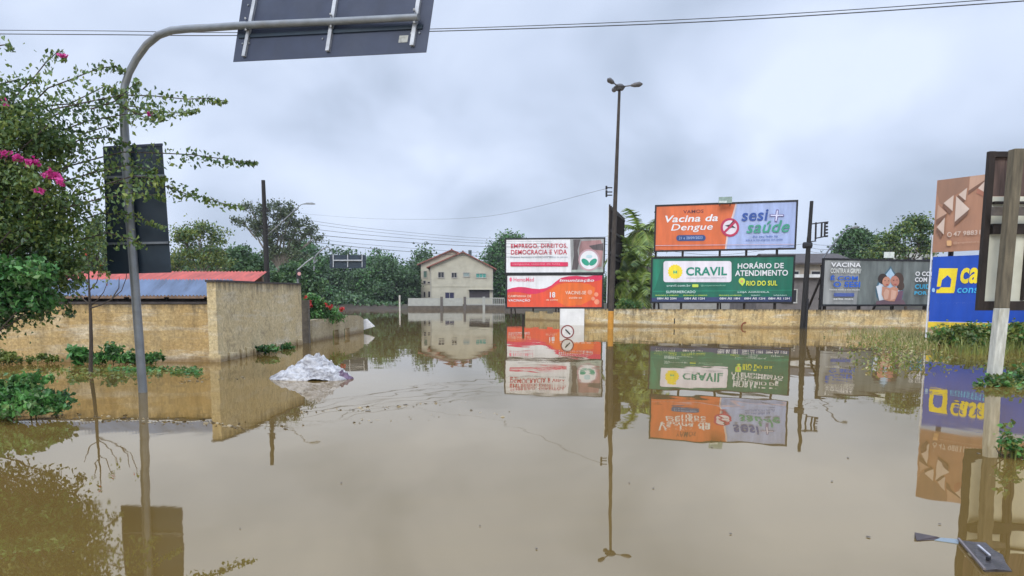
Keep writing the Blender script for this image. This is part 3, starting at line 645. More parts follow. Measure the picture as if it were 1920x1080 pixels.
mb.build('yellow_strip', [M('strip_yellow', (.66,.48,.03), .6, 0, .35, 3, dirt=(.35,.2,.02), dirt_amt=.6), WHITE], D2b.t)
stand(D2b, D1b, 'posts carrying the brown and blue boards at the right edge, standing in weeds', [.5, 2.3, 4.2, 6.2, 8.3])
mb = MB(); mb.tube([D2b.pt(-.07, -1.6, -.05), D2b.pt(-.07, 3.1, -.05)], .03, 8); o = mb.build('white_pipe', M('white_pipe', (.62,.64,.68), .5)); props(o, 'thin white pipe standing upright against the left edge of the blue board', 'pipe')
# --- edge-on boards beside the lamp pole
pe0, pe1 = U(1142, 388, 47.5), U(1169, 410, 55.0)
eb = thing('billboard', 'dark billboard seen almost edge on behind the tall lamp pole', 'billboard', (pe0.x+.7, 51, 0))
zt = pe0.z; dxy = Vector((pe1.x-pe0.x, pe1.y-pe0.y, 0)); nb = Vector((-dxy.y, dxy.x, 0)).normalized(); base_e = Vector((pe0.x, pe0.y, 0))
mb = MB(); mb.hexa([base_e+Vector((0,0,1.3)), base_e+dxy+Vector((0,0,1.3)), base_e+dxy+nb*.05+Vector((0,0,1.3)), base_e+nb*.05+Vector((0,0,1.3)), base_e+Vector((0,0,zt)), base_e+dxy+Vector((0,0,zt)), base_e+dxy+nb*.05+Vector((0,0,zt)), base_e+nb*.05+Vector((0,0,zt))])
mb.build('panel', M('white_edge', (.6,.62,.64), .6), eb)
mb = MB()
for i in range(12):
    p = base_e + dxy*(i/11) - nb*.04; mb.box((p.x, p.y, (zt-.4)/2+.1), (.09,.09,zt+.5))
for z in (1.5, 2.9, 4.2, 4.5, 5.9, zt-.1): mb.bar(base_e - nb*.1+Vector((0,0,z)), base_e+dxy-nb*.1+Vector((0,0,z)), .05, .14)
mb.build('rib', timber, eb)
mb = MB(); mb.hexa([base_e-nb*.007+Vector((0,0,1.35)), base_e+dxy-nb*.007+Vector((0,0,1.35)), base_e+dxy-nb*.001+Vector((0,0,1.35)), base_e-nb*.001+Vector((0,0,1.35)), base_e-nb*.007+Vector((0,0,zt-.05)), base_e+dxy-nb*.007+Vector((0,0,zt-.05)), base_e+dxy-nb*.001+Vector((0,0,zt-.05)), base_e-nb*.001+Vector((0,0,zt-.05))])
mb.build('backing', M('backing', (.05,.05,.055), .8), eb)

# --- back of the near board at the right edge
DN = 13.6
nbk = thing('billboard', 'back of a dark timber framed billboard with pale sheets on a whitewashed post', 'billboard', U(1861, 712, 13.3))
zb0, zt0 = U(1835, 576, DN).z, U(1857, 284, DN).z; xl = U(1845, 430, DN).x; Wb = 6.0
def nb_box(mb, u0, z0, u1, z1, y0, y1, m=0): mb.box((xl+(u0+u1)/2, DN+(y0+y1)/2, (z0+z1)/2), (u1-u0, y1-y0, z1-z0), m=m)
pale = M('pale_sheet', (.60,.60,.50), .7, 0, .25, 1.5, dirt=(.25,.26,.17), dirt_amt=.5, stretch=(1,1,.5)); plank = M('brown_plank', (.10,.065,.055), .85, 0, .4, 5, .2, stretch=(4,1,.3))
hz = lambda y: U(1870, y, DN).z
mb = MB(); nb_box(mb, 0.02, zb0+.02, Wb, hz(368), .03, .05); mb.build('sheet', pale, nbk)
mb = MB()
for i in range(20): nb_box(mb, .02+i*.3, hz(367), .02+i*.3+.292, zt0-.02, .03+.004*(i%2), .052+.004*(i%2))
mb.build('plank_panel', plank, nbk)
mb = MB(); nb_box(mb, -.02, zb0-.06, .09, zt0, -.03, .055); nb_box(mb, .09, zb0-.06, Wb, zb0+.11, -.028, .056)
nb_box(mb, .09, zt0-.1, Wb, zt0-.003, -.026, .054); mb.build('frame', timber, nbk)
mb = MB()
for u_ in (.80,.88, 1.75, 2.7, 3.6, 4.6, 5.6): nb_box(mb, u_-.028, zb0+.13, u_+.028, zt0-.13, -.05, .03)
mb.build('upright', timber, nbk)
mb = MB(); nb_box(mb, .13, hz(439), Wb, hz(420), -.065, .028); nb_box(mb, .13, hz(382.5), Wb, hz(378), -.045, .026); nb_box(mb, .13, hz(540), Wb, hz(537), -.001, .028) if False else None; mb.build('crossbar', timber, nbk)
mb = MB(); mb.box((U(1900,396,13.33).x, 13.36, U(1890,396,13.36).z), (.70,.06,.15)); mb.build('crossarm', M('arm_timber', (.10,.085,.075), .85, 0, .4, 9, .3), nbk)
mb = MB(); pa, pb, pc = U(1861, 722, 13.25), U(1878, 578, 13.25), U(1906, 280, 13.25)
def prism(mb, p, q, w_, m): mb.hexa([p+Vector(v) for v in ((-w_,-w_,0),(w_,-w_,0),(w_,w_,0),(-w_,w_,0))] + [q+Vector(v) for v in ((-w_,-w_,0),(w_,-w_,0),(w_,w_,0),(-w_,w_,0))], m)
prism(mb, pa-Vector((0,0,.4)), pb, .088, 0); prism(mb, pb+Vector((0,0,.001)), pc, .086, 1)
mb.build('post', [M('whitewash', (.50,.50,.45), .85, 0, .3, 7, .3, dirt=(.25,.23,.16), dirt_amt=.6, stretch=(2,2,.4)), M('post_timber', (.125,.105,.07), .85, 0, .45, 8, .4, stretch=(2,2,.25))], nbk, bevel=.01)

# ------------------------------------------------------------------ right wall
wr = thing('boundary_wall', 'long low yellowed wall with black streaks running under the billboards', 'wall', (18, 40, 0))
pts = [(U(1095,600,44.6).x, 44.6), (U(1220,600,42.8).x, 42.8), (U(1500,600,40.0).x, 40.0), (U(1745,600,38.2).x, 38.2), (48, 36.5)]
mb = MB()
for i in range(len(pts)-1): wallbox(mb, pts[i], (pts[i+1][0]-.003, pts[i+1][1]), .98, .18, zb=1.0)
mb.build('wall_face', wm3, wr)
mb = MB()
for (x, y, r_) in ((1266,602,.1),(1271,602,.08)):
    p = U(x, y, 42.3); mb.box((p.x, 42.34+.0, p.z), (r_*1.3, .05, .3), -.1)
mb.build('drain_slot', M('drain', (.02,.02,.02), .8), wr)
mb = MB(); random.seed(11)
p0 = U(1397, 613, 41.03-.06); R_ = .2   # rust coloured ring mark
for i in range(14):
    a0, a1 = R(50+i*19), R(50+(i+1)*19)
    mb.bar(p0+Vector((R_*math.cos(a0), 0, R_*1.2*math.sin(a0))), p0+Vector((R_*math.cos(a1), 0, R_*1.2*math.sin(a1))), .02, .07)
mb.build('rust_mark', M('rust', (.22,.06,.03), .8), wr)
mb = MB(); wallbox(mb, (U(1050,600,44.5).x, 44.3), (U(1095,600,44.4).x, 44.3), .98, .3); o = mb.build('wall_pier', M('white_paint_wall', (.66,.66,.66), .7, 0, .12, 2, dirt=(.45,.43,.38), dirt_amt=.4)); props(o, 'whitewashed square pier at the left end of the long yellowed wall', 'wall')
t4 = thing('boundary_wall', 'short lower length of crumbling yellow wall left of the white pier', 'wall', (4.7, 55.5, 0))
mb = MB(); A0, B0 = (U(985,600,57).x, 57), (U(1050,600,54).x, 54)
for i, tz in enumerate((.62,.55,.66,.5,.60)):
    p = (A0[0]+(B0[0]-A0[0])*i/5, 57-3*i/5); q = (A0[0]+(B0[0]-A0[0])*(i+.995)/5, 57-3*(i+.995)/5); wallbox(mb, p, q, tz, .15)
mb.build('wall_face', wallmat('stub2', (.40,.28,.12), (.48,.38,.2), (.5,.45,.3), .7, .6, .7, .4), t4)

# ------------------------------------------------------------------ lamp pole
def street_poles():
    D = 38.6
    lp = thing('street_lamp', 'very tall slim lamp pole with three lamp heads and an orange painted foot', 'street lamp', U(1144.5, 617, D))
    b0 = U(1144.5, 617, D); b0.z = 0; tp = U(1161.5, 167, D)
    mb = MB(); ks = [-.05, .075, .2, .4, .6, .8, 1.0]; rad = [.15,.145,.135,.118,.10,.082,.066]
    z95 = (U(1146, 583, D).z)/tp.z
    mb.tube([b0+(tp-b0)*z95]+[b0+(tp-b0)*k for k in ks[2:]], [.145]+rad[2:], 12); mb.build('pole', M('lamp_concrete', (.04,.032,.027), .85, 0, .35, 3, .2, 30, dirt=(.10,.08,.055), dirt_amt=.5), lp, smooth=True)
    mb = MB(); mb.tube([b0-(tp-b0)*.05, b0+(tp-b0)*(z95-.001)], [.155,.149], 12); mb.build('painted_band', M('orange_band', (.50,.23,.025), .7, 0, .25, 5, dirt=(.3,.15,.03), dirt_amt=.5), lp, smooth=True)
    mb = MB(); mb.tube([tp-Vector((0,0,.05)), tp+Vector((0,0,.1)), tp+Vector((0,0,.22))], [.2,.3,.16], 12); mb.build('hub', M('hub', (.06,.06,.065), .6), lp)
    for (x, y, dd, sx) in ((1142,150,-.9,-1),(1151,168.5,.9,-1),(1200,158,0,1)):
        e_ = U(x, y, D+dd); mb = MB(); dr = (e_-tp-Vector((0,0,.1))); mb.tube([tp+Vector((0,0,.1)), tp+Vector((0,0,.1))+dr*.75], [.035,.035], 8)
        h_ = mb.build('arm', M('lamp_arm', (.14,.14,.15), .6), lp)
        mb = MB(); q = tp+Vector((0,0,.1))+dr*.55; e2 = tp+Vector((0,0,.1))+dr*1.12; mb.tube([q, q+(e2-q)*.3, q+(e2-q)*.75, e2], [.05,.11,.13,.04], 10); mb.build('lamp_head', M('lamp_head', (.075,.07,.07), .5), h_, smooth=True)
    mb = MB()
    for y in (352, 360, 366):
        p = U(1148, y, D-.0); mb.tube([p+Vector((.0,0,0)), p+Vector((-.3,0,0))], .03, 6); mb.tube([p+Vector((-.3,0,-.09)), p+Vector((-.3,0,.09))], .05, 8)
    mb.build('insulator', black, lp)
    # black pole
    D = 39.4
    bp = thing('utility_pole', 'black utility pole with a ladder shaped rack in front of the yellow wall', 'utility pole', U(1505, 617, D))
    b0 = U(1504.5, 617, D); b0.z = 0; tp = U(1522, 377, D); mb = MB()
    mb.tube([b0-(tp-b0)*.06, b0+(tp-b0)*.45, b0+(tp-b0)*.72, b0+(tp-b0)*.72, tp], [.14,.125,.11,.10,.088], 12); mb.build('pole', darkpole, bp, smooth=True)
    mb = MB(); q = lambda x, y: U(x, y, D)
    mb.bar(q(1521,420), q(1553,416), .06, .06); mb.bar(q(1520,453), q(1530,452), .05, .05); mb.bar(q(1528,447), q(1549,443), .06, .06)
    for x in (1530, 1541, 1547): mb.bar(q(x,417), q(x-1,449 if x<1535 else 444), .07, .07)
    mb.bar(q(1529,447), q(1528,453), .05, .05)
    for k in range(5): mb.tube([q(1547, 419+k*6), q(1552, 418.6+k*6)], .05, 6)
    mb.build('rack', black, bp)
    mb = MB(); p = q(1514, 460); mb.tube([p+Vector((-.2,0,0)), p+Vector((.2,0,0))], .17, 10); mb.build('collar', black, bp)
    mb = MB(); s0 = U(1511.5, 617, D-.25); s0.z = -.4; s1 = U(1515, 560, D-.25); mb.tube([s0, s1], .05, 8); mb.build('conduit', black, bp)
    # dark pole far left
    D = 44.4
    kp = thing('utility_pole', 'dark utility pole rising behind the grey beige wall at left with an angled lamp arm', 'utility pole', U(503, 600, D))
    b0 = U(504.5, 607, D); b0.z = 0; tp = U(493.5, 338, D); mb = MB()
    mb.tube([b0-(tp-b0)*.06, b0+(tp-b0)*.5, tp], [.18,.15,.11], 12); mb.build('pole', darkpole, kp, smooth=True)
    mb = MB()
    for (y, w_) in ((395, .25), (412,.2), (425,.3), (437,.2)): p = U(497, y, D); mb.box(p, (w_*2, .1, .1)); mb.box(p+Vector((.1,0,.05)), (.12,.12,.2))
    mb.build('bracket', black, kp)
    mb = MB(); mb.tube([U(501,441,D), U(520,424,D), U(548,398,D), U(564,384,D), U(570,382,D)], [.032,.032,.028,.025,.025], 8); arm = mb.build('lamp_arm', steel, kp, smooth=True)
    mb = MB(); mb.tube([U(569,382.5,D), U(575,381.5,D), U(585,381.5,D), U(591,382.5,D)], [.03,.06,.07,.03], 10); mb.build('lamp_head', M('lamp_grey', (.22,.24,.26), .5), arm, smooth=True)
    # lamp with curved arm behind the grey board
    D = 43.5
    cl = thing('street_lamp', 'street lamp on a long angled arm rising behind the grey billboard', 'street lamp', (U(1538,600,D).x, D, 0))
    mb = MB(); f0 = U(1538, 560, D); f0.z = -.3; mb.tube([f0, U(1542, 500, D)], .09, 10); mb.build('pole', darkpole, cl)
    mb = MB(); mb.tube([U(1542,486,D), U(1556,466,D), U(1572,446,D), U(1586,431,D), U(1591,428.5,D), U(1598,426.5,D)], [.05,.045,.04,.04,.035,.035], 8); ar = mb.build('lamp_arm', M('arm_dim', (.12,.13,.15), .5, .3), cl, smooth=True)
    mb = MB(); mb.tube([U(1596,427,D), U(1601,425.5,D), U(1606,425,D), U(1610,425.5,D)], [.04,.1,.1,.04], 10); mb.build('lamp_head', M('lamp_grey', (.22,.24,.26), .5), ar, smooth=True)
    # far overhead sign and poles
    D = 82
    fs = thing('road_sign_gantry', 'small distant overhead road sign seen from behind above the flood', 'road sign', U(590, 590, D))
    mb = MB(); f0 = U(591, 570, D); f0.z = -.5
    mb.tube([f0, U(589,510,D), U(589,487,D), U(593,478,D), U(603,468,D), U(615,462,D)], [.12,.1,.09,.08,.08,.06], 8)
    mb.tube([U(615,462,D), U(622,470,D), U(624,489,D), U(680,489,D)], .05, 8); mb.build('pole', steel, fs, smooth=True)
    mb = MB(); quad_board(mb, U(618,478,D+.1), U(686,478,D+.1), U(686,503,D+.1), U(618,503,D+.1), .04); sg = mb.build('sign_panel', signdark, fs)
    mb = MB()
    for x in (625,652,679): mb.bar(U(x,477,D), U(x,501,D), .09, .08)
    mb.bar(U(625,488,D-.1), U(679,488,D-.1), .1, .12); mb.build('channel', alu, sg)
    D = 70
    f2 = thing('street_lamp', 'pair of thin pale steel poles with a slanting arm behind the shrub', 'street lamp', U(582,590,D))
    mb = MB(); f0 = U(583, 570, D); f0.z = -.5; mb.tube([f0, U(582,505,D), U(585,498,D), U(596,487,D)], [.09,.07,.06,.05], 8); mb.build('pole', steel, f2, smooth=True)
    D = 60
    f3 = thing('traffic_light', 'small signal head on a slanting grey arm beyond the corner of the wall', 'signal', U(557,590,D))
    mb = MB(); f0 = U(560, 590, D); f0.z = -.5; mb.tube([f0, U(558,508,D)], .08, 8); mb.tube([U(558,506,D), U(574,492,D), U(588,482,D)], .06, 8); mb.build('pole', steel, f3)
    mb = MB(); p = U(560, 514, D); mb.box(p, (.35,.25,.7)); mb.build('housing', black, f3, bevel=.04); mb = MB(); p = U(562,513.5,D); mb.tube([p-Vector((0,.14,0)), p-Vector((0,.2,0))], .14, 12); mb.build('lens', M('lens', (.6,.3,.3), .4), f3)
    # marker post far away, small post in water
    mb = MB(); p = U(749.5, 578, 108); mb.box((p.x, 108, .9), (.22,.22,2.6)); o = mb.build('marker_post', M('mpost', (.42,.40,.36), .8)); props(o, 'pale stubby post standing in the far water left of the house', 'post')
    mb = MB(); p = U(981, 614, 42); mb.box((p.x, 42, .2), (.13,.1,1.0)); mb.box((p.x+.02, 41.98, .2), (.08,.1,.96), m=1); o = mb.build('stake', [timber, timber]); props(o, 'thin dark stake sticking up from the water under the orange and white board', 'post')
street_poles()
# half drowned round sign
D = 29.0; c0 = U(1064, 622, D)
rs = thing('road_sign', 'round red ringed road sign with a dark diagonal bar, almost under water', 'road sign', (c0.x, D, 0))
def disc(mb, c, r, y0, y1, m=0, n=32):
    mb.tube([Vector((c.x, y0, c.z)), Vector((c.x, y1, c.z))], r, n, m)
mb = MB(); disc(mb, c0, .265, D, D+.012); pl = mb.build('sign_plate', M('ring', (.20,.035,.035), .5), rs)
mb = MB(); disc(mb, c0, .215, D-.004, D-.0005); mb.build('sign_face', M('sign_face', (.58,.56,.54), .5), pl)
mb = MB(); 
a_, b_ = U(1060, 617.5, D-.008), U(1069, 627, D-.008); mb.bar(a_, b_, .004, .05, up=(0,1,0)) if False else None
dxy2 = (b_-a_).normalized(); pr = Vector((-dxy2.z, 0, dxy2.x))*.028
mb.hexa([a_-pr, b_-pr, b_+pr, a_+pr, a_-pr-Vector((0,.004,0)), b_-pr-Vector((0,.004,0)), b_+pr-Vector((0,.004,0)), a_+pr-Vector((0,.004,0))]); mb.build('bar_mark', M('ink2', (.02,.02,.02), .5), pl)
mb = MB(); mb.tube([Vector((c0.x, D+.045, -.8)), Vector((c0.x, D+.045, .35))], .03, 10); mb.build('post', steel, rs)

# ------------------------------------------------------------------ house across the water
def house():
    D = 130.0
    cream = M('cream_wall', (.42,.40,.32), .85, 0, .12, .8, dirt=(.25,.23,.18), dirt_amt=.5); tile = M('roof_tile', (.26,.10,.075), .85, 0, .35, 3, dirt=(.11,.06,.05), dirt_amt=.6)
    glass = M('window_dark', (.02,.02,.025), .15); frm = M('window_frame', (.38,.36,.32), .6); gsh = M('green_shutter', (.06,.26,.22), .6); gar = M('garage_dark', (.035,.028,.033), .7)
    h = thing('house', 'two storey cream house with red tiled gable roof across the water', 'house', (U(865,570,D).x, D, 0))
    x0, x1, xa = U(807,500,D).x, U(924,500,D).x, U(868,473,D).x; ze, za_ = U(807,500,D).z, U(868,474,D).z; dp = 11
    zr = U(924,503,D).z
    def gable(x0, x1, xa, zl, zr, za_, y0, y1):
        mb = MB(); v = [(x0,y0,-.3),(x1,y0,-.3),(x1,y0,zr),(xa,y0,za_),(x0,y0,zl)]; v += [(a, y1, c_) for a, _, c_ in v]
        mb.add(v, [(0,1,2,3,4),(9,8,7,6,5),(0,4,9,5),(1,6,7,2),(4,3,8,9),(3,2,7,8)]); return mb
    gable(x0,x1,xa,ze,zr,za_,D,D+dp).build('wall', cream, h)
    ov = .55
    def roof(x0, x1, xa, zl, zr, za_, y0, y1):
        mb = MB(); 
        for (xs_, zs_) in ((x0, zl), (x1, zr)):
            s_ = Vector((xs_-xa, 0, zs_-za_)); e_ = Vector((xa,0,za_)) + s_*(1+ov/s_.length*1.3)
            a = Vector((xa, y0-ov, za_+.03)); b2 = Vector((xa, y1+ov, za_+.03)); c_ = Vector((e_.x, y1+ov, e_.z+.03)); d_ = Vector((e_.x, y0-ov, e_.z+.03)); u_ = Vector((0,0,.2))
            mb.hexa([d_,a,b2,c_,d_+u_,a+u_,b2+u_,c_+u_])
        mb.tube([(xa,y0-ov,za_+.24),(xa,y1+ov,za_+.24)], .14, 8)
        return mb
    roof(x0,x1,xa,ze,zr,za_,D,D+dp).build('roof', tile, h)
    # set-back wing on the left, a little higher
    y2 = D+5.5; k = y2
    wx0, wx1, wxa = U(789,500,k).x, U(905,500,k).x, U(847,480,k).x; wz, wza = U(789,495,k).z, U(845,470,k).z
    gable(wx0,wx1,wxa,wz,wz,wza,y2,y2+8).build('wall', cream, h); roof(wx0,wx1,wxa,wz,wz,wza,y2,y2+8).build('roof', tile, h)
    def win(xa, ya, xb, yb, d, pane, bars=1, fr=True):
        p, q = U(xa, yb, d), U(xb, ya, d); mb = MB(); c_ = (p+q)/2; w_, hh = q.x-p.x, q.z-p.z
        f_ = .1
        for (cx_, cz_, sx, sz) in ((c_.x, q.z, w_+2*f_, f_), (c_.x, p.z, w_+2*f_, f_*1.4), (p.x-f_/2, c_.z, f_, hh-f_), (q.x+f_/2, c_.z, f_, hh-f_)): mb.box((cx_, d-.06, cz_), (sx, .12, sz))
        for i in range(bars): mb.box((p.x+w_*(i+1)/(bars+1), d-.05, c_.z), (.07,.06,hh-f_*1.5))
        o_ = mb.build('window', frm, h); mb = MB(); mb.box((c_.x, d-.015, c_.z), (w_, .03, hh)); mb.build('pane', pane, o_)
    win(822,510,832,521,D,glass); win(847,511,856,521,D,glass); win(869,511,880,519,D,M('pale_win', (.22,.28,.27), .5),0); win(893,512.5,911,521,D,gsh,2); win(835,548,851,560,D,M('navy_glass', (.03,.03,.07), .2))
    win(794.5,508,800,521,y2,M('green_win', (.06,.12,.09), .4),0); win(794,526,798,533,y2,glass,0); win(802,528,806,532,y2,glass,0); win(794.5,547,797.5,558,y2,glass,0); win(803,546,806.5,558,y2,glass,0)
    mb = MB(); p, q = U(880,560,D), U(918,543,D); mb.box(((p.x+q.x)/2, D-.02, (p.z+q.z)/2), (q.x-p.x, .04, q.z-p.z)); mb.build('garage_opening', gar, h)
    mb = MB(); p, q = U(878,542.6,D), U(925,541,D); mb.box(((p.x+q.x)/2, D-.3, p.z), (q.x-p.x, .6, .15)); mb.build('canopy', cream, h)
    mb = MB(); z_ = U(860,537,D).z; mb.box(((x0+x1)/2, D-.03, z_), (x1-x0-.1, .06, .14)); mb.build('floor_band', cream, h)
    mb = MB()
    for x in (x0+.02, x1-.02): mb.tube([(x, D-.1, 0), (x, D-.1, ze-.3)], .06, 6)
    mb.build('downpipe', frm, h)
    mb = MB(); mb.tube([(xa+1.2, D+4, za_+1.1-.4),(xa+1.2,D+4,za_+.2-.6)], .3, 10); mb.build('water_tank', M('tank', (.06,.09,.10), .6), h)
    # fence
    D2 = 118.0
    f = thing('fence', 'long white rail fence on a dark low wall in front of the cream house', 'fence', (U(850,580,D2).x, D2, 0))
    wp = M('fence_white', (.30,.31,.29), .7, 0, .12, 2)
    z0, z1, z2 = 0, U(850,573.5,D2).z, U(850,559,D2).z; xA, xM, xB = U(765,570,D2).x, U(870,570,D2).x, U(946,570,D2).x
    mb = MB(); mb.box(((xA+xB)/2, D2+.2, z1/2-.3), (xB-xA, .3, z1+.6)); mb.build('plinth', M('plinth', (.09,.075,.06), .9, 0, .3, 2), f)
    mb = MB(); mb.box(((xA+U(823,0,D2).x)/2, D2+.2, (z1+z2)/2), (U(823,0,D2).x-xA, .16, z2-z1)); mb.box(((U(827,0,D2).x+xM)/2-.1, D2+.2, (z1+z2)/2), (xM-U(827,0,D2).x-.2, .16, z2-z1)); mb.build('solid_panel', wp, f)
    mb = MB(); n_ = int((xB-xM)/.32)
    for i in range(n_): mb.box((xM+.3+i*.32, D2+.2, (z1+z2)/2), (.12,.06,z2-z1-.1))
    mb.box(((xM+xB)/2+.1, D2+.2, z2), (xB-xM-.2,.1,.14)); mb.box(((xM+xB)/2+.1, D2+.2, z1+.25), (xB-xM-.2,.1,.12)); mb.build('picket_panel', wp, f)
    for x in (825, 870.5, 908):
        mb = MB(); mb.box((U(x,0,D2).x, D2+.15, (z2+.2)/2), (.4,.4,z2+.25)); mb.build('post', M('fpost', (.10,.09,.085), .9) if x < 900 else wp, f)
house()

# ------------------------------------------------------------------ buildings at the right
def block(name, label, loc, sz, wallc, roofc, wins, rz=0, pitch=.0, cat='building'):
    b_ = thing(name, label, cat, loc); x, y, z = loc; w_, d_, h_ = sz
    mb = MB(); mb.box((x, y, z+h_/2), (w_, d_, h_)); mb.build('wall', wallc, b_)
    if pitch:
        mb = MB(); 
        for s_ in (-1, 1):
            a = Vector((x-w_/2-.4, y, z+h_+pitch)); bq = Vector((x+w_/2+.4, y, z+h_+pitch)); e0 = Vector((x-w_/2-.4, y+s_*(d_/2+.5), z+h_-.1)); e1 = Vector((x+w_/2+.4, y+s_*(d_/2+.5), z+h_-.1)); u_ = Vector((0,0,.15))
            mb.hexa([e0,e1,bq,a,e0+u_,e1+u_,bq+u_,a+u_])
        for xx in (x-w_/2+.05, x+w_/2-.05): mb.add([(xx,y-d_/2,z+h_),(xx,y+d_/2,z+h_),(xx,y,z+h_+pitch)], [(0,1,2)])
        mb.build('roof', roofc, b_)
    else:
        mb = MB(); mb.box((x, y, z+h_+.12), (w_+.8, d_+.8, .24)); mb.build('roof', roofc, b_)
    for (u0, v0, ww, wh) in wins:
        mb = MB(); yf = y-d_/2; 
        for (cx_, cz_, sx, sz_) in ((u0, v0+wh/2, ww+.16, .08), (u0, v0-wh/2, ww+.2, .1), (u0-ww/2-.04, v0, .08, wh-.1), (u0+ww/2+.04, v0, .08, wh-.1)): mb.box((x+cx_, yf-.04, z+cz_), (sx, .08, sz_))
        o_ = mb.build('window', M('wframe', (.4,.4,.38), .6), b_); mb = MB(); mb.box((x+u0, yf-.01, z+v0), (ww, .02, wh)); mb.build('pane', M('window_dark', (.02,.02,.025), .15), o_)
xx = lambda px, d: U(px, 500, d).x
block('shop_building', 'beige shop with a dark roof glimpsed between the green and grey boards', (xx(1512,72), 74, 0), (7, 8, 4.9), M('beige', (.30,.26,.21), .85, 0, .2, 2), M('dark_tile', (.07,.06,.06), .9, 0, .3, 4), [(-2,3.7,.8,1.0),(0,3.7,.8,1.0),(2,3.7,.8,1.0),(-2,1.5,1,1.4),(1.6,1.4,1.4,1.4)], pitch=1.0)
block('warehouse', 'pale low warehouse with a white eave behind the black utility pole', (xx(1500,60), 60, 0), (9, 6, 3.2), M('grey_wh', (.13,.12,.12), .85, 0, .3, 2), M('white_eave', (.55,.56,.56), .7), [(-2,1.8,1,1),(1.5,1.8,1,1)])
block('white_house', 'white flat roofed house on the rise behind the grey board', (xx(1705,88), 92, 3.0), (7.0, 7, 4.4), M('white_house', (.45,.46,.45), .85, 0, .15, 2), M('white_roof', (.55,.57,.56), .8), [(-2.2,3.0,1,1.1),(0,3.0,1,1.1),(2.2,3.0,1,1.1)])
block('grey_house', 'grey house with a dark roof beyond the two stacked boards', (xx(1330,90), 92, 0), (12, 8, 5.2), M('greyw', (.25,.25,.24), .85, 0, .2, 2), M('dark_tile', (.07,.06,.06), .9), [(-3,3.6,1.1,1.2),(0,3.6,1.1,1.2),(3,3.6,1.1,1.2)], pitch=1.5, cat='house')

# ------------------------------------------------------------------ trees
def limb(mb, a, b, r0, r1, jit=.1, n=5, nseg=7):
    a, b = Vector(a), Vector(b); pts = []; L_ = (b-a).length
    for i in range(nseg):
        t_ = i/(nseg-1); p = a.lerp(b, t_) + Vector((random.uniform(-1,1), random.uniform(-1,1), random.uniform(-.4,.4)))*jit*L_*(.3 if 0 < i < nseg-1 else 0); p.z += .12*L_*math.sin(math.pi*t_)*.3; pts.append(p)
    mb.tube(pts, [r0+(r1-r0)*i/(nseg-1) for i in range(nseg)], n)
def tree(name, label, base_, blobs, nc, nl, spread, leaf, lmat, trunk_r, cat='tree', group=None, bmat=None, shell=.3, elong=1.5, down=0.0):
    t_ = thing(name, label, cat, base_, group); b0 = Vector(base_)
    mb = MB(); top = max((b[0] for b in blobs), key=lambda q: q.z); cen = sum((b[0] for b in blobs), Vector())/len(blobs)
    fork = Vector((b0.x*.7+cen.x*.3, b0.y*.7+cen.y*.3, b0.z+(cen.z-b0.z)*.55)); limb(mb, b0-Vector((0,0,.5)), fork, trunk_r, trunk_r*.7, .05, 8)
    for b in blobs:
        limb(mb, fork, b[0], trunk_r*.5, trunk_r*.12, .12, 5)
        for _ in range(3): limb(mb, fork.lerp(b[0], .6), b[0]+Vector((random.uniform(-1,1)*b[1], random.uniform(-1,1)*b[2], random.uniform(-.3,.9)*b[3]))*.8, trunk_r*.2, trunk_r*.04, .1, 4, 5)
    mb.build('trunk', bmat or bark, t_, smooth=True)
    leaf_mesh('crown', clumps(blobs, nc, nl, spread, shell), leaf, lmat, t_, elong, down); return t_
random.seed(5)
# tall gum tree
D = 85; gb = [PB(*q, D) for q in ((490,400,22,22),(520,392,26,18),(465,385,14,9),(455,415,22,9),(545,400,20,22),(560,425,18,18),(530,430,22,26),(505,440,20,22),(580,432,16,14),(480,428,18,14),(555,455,22,18),(520,468,26,20),(560,480,24,16),(590,448,10,8))]
tree('gum_tree', 'tall open crowned gum tree behind the dark utility pole', (U(520,560,D).x, D, 0), gb, 120, 62, .36, .26, leaf_gum, .32, bmat=bark_p, shell=.5)
D = 62; gb = [PB(*q, D) for q in ((345,445,26,20),(375,432,30,16),(405,445,24,22),(360,480,34,24),(400,485,28,26),(330,500,20,16),(420,500,12,14))]
tree('leafy_tree', 'pale green leafy tree behind the red shed roof', (U(375,560,D).x, D, 0), gb, 190, 34, .30, .20, [leaf_y, leaf_w, leaf_f], .2, shell=.6, bmat=bark_p)
D = 58; gb = [PB(*q, D) for q in ((175,440,22,26),(190,420,16,18),(165,480,24,26),(205,470,18,26))]
tree('leafy_tree', 'hazy green tree between the flowering bush and the dark road sign', (U(185,560,D).x, D, 0), gb, 120, 34, .32, .2, [leaf_y, leaf_f], .2, shell=.6)
D = 72; gb = [PB(*q, D) for q in ((450,480,18,16),(440,500,24,18),(470,500,24,20),(425,505,16,14))]
tree('bushy_tree', 'dark rounded tree low behind the red shed, left of the gum tree', (U(450,570,D).x, D, 0), gb, 160, 40, .4, .34, leaf_f, .22, shell=.4)
D = 66; gb = [PB(*q, D) for q in ((560,530,22,22),(535,530,24,22),(585,535,16,20),(555,508,20,12))]
tree('bushy_tree', 'very dark dense tree just beyond the top of the grey beige wall', (U(560,590,D).x, D, 0), gb, 200, 40, .38, .34, leaf_f, .22, shell=.4)
D = 150; gb = [PB(*q, D) for q in ((955,455,20,16),(935,470,20,16),(925,495,20,22),(945,500,20,26),(925,525,18,24),(948,535,18,24),(965,448,10,8))]
tree('tall_tree', 'tall green tree between the cream house and the stacked boards', (U(938,575,D).x, D, 0), gb, 260, 40, (.8), .45, [leaf_f, leaf_g], .4, shell=.4)
D = 80; gb = [PB(*q, D) for q in ((1605,450,22,16),(1590,465,20,14),(1625,460,22,18),(1640,475,18,14),(1600,480,30,14))]
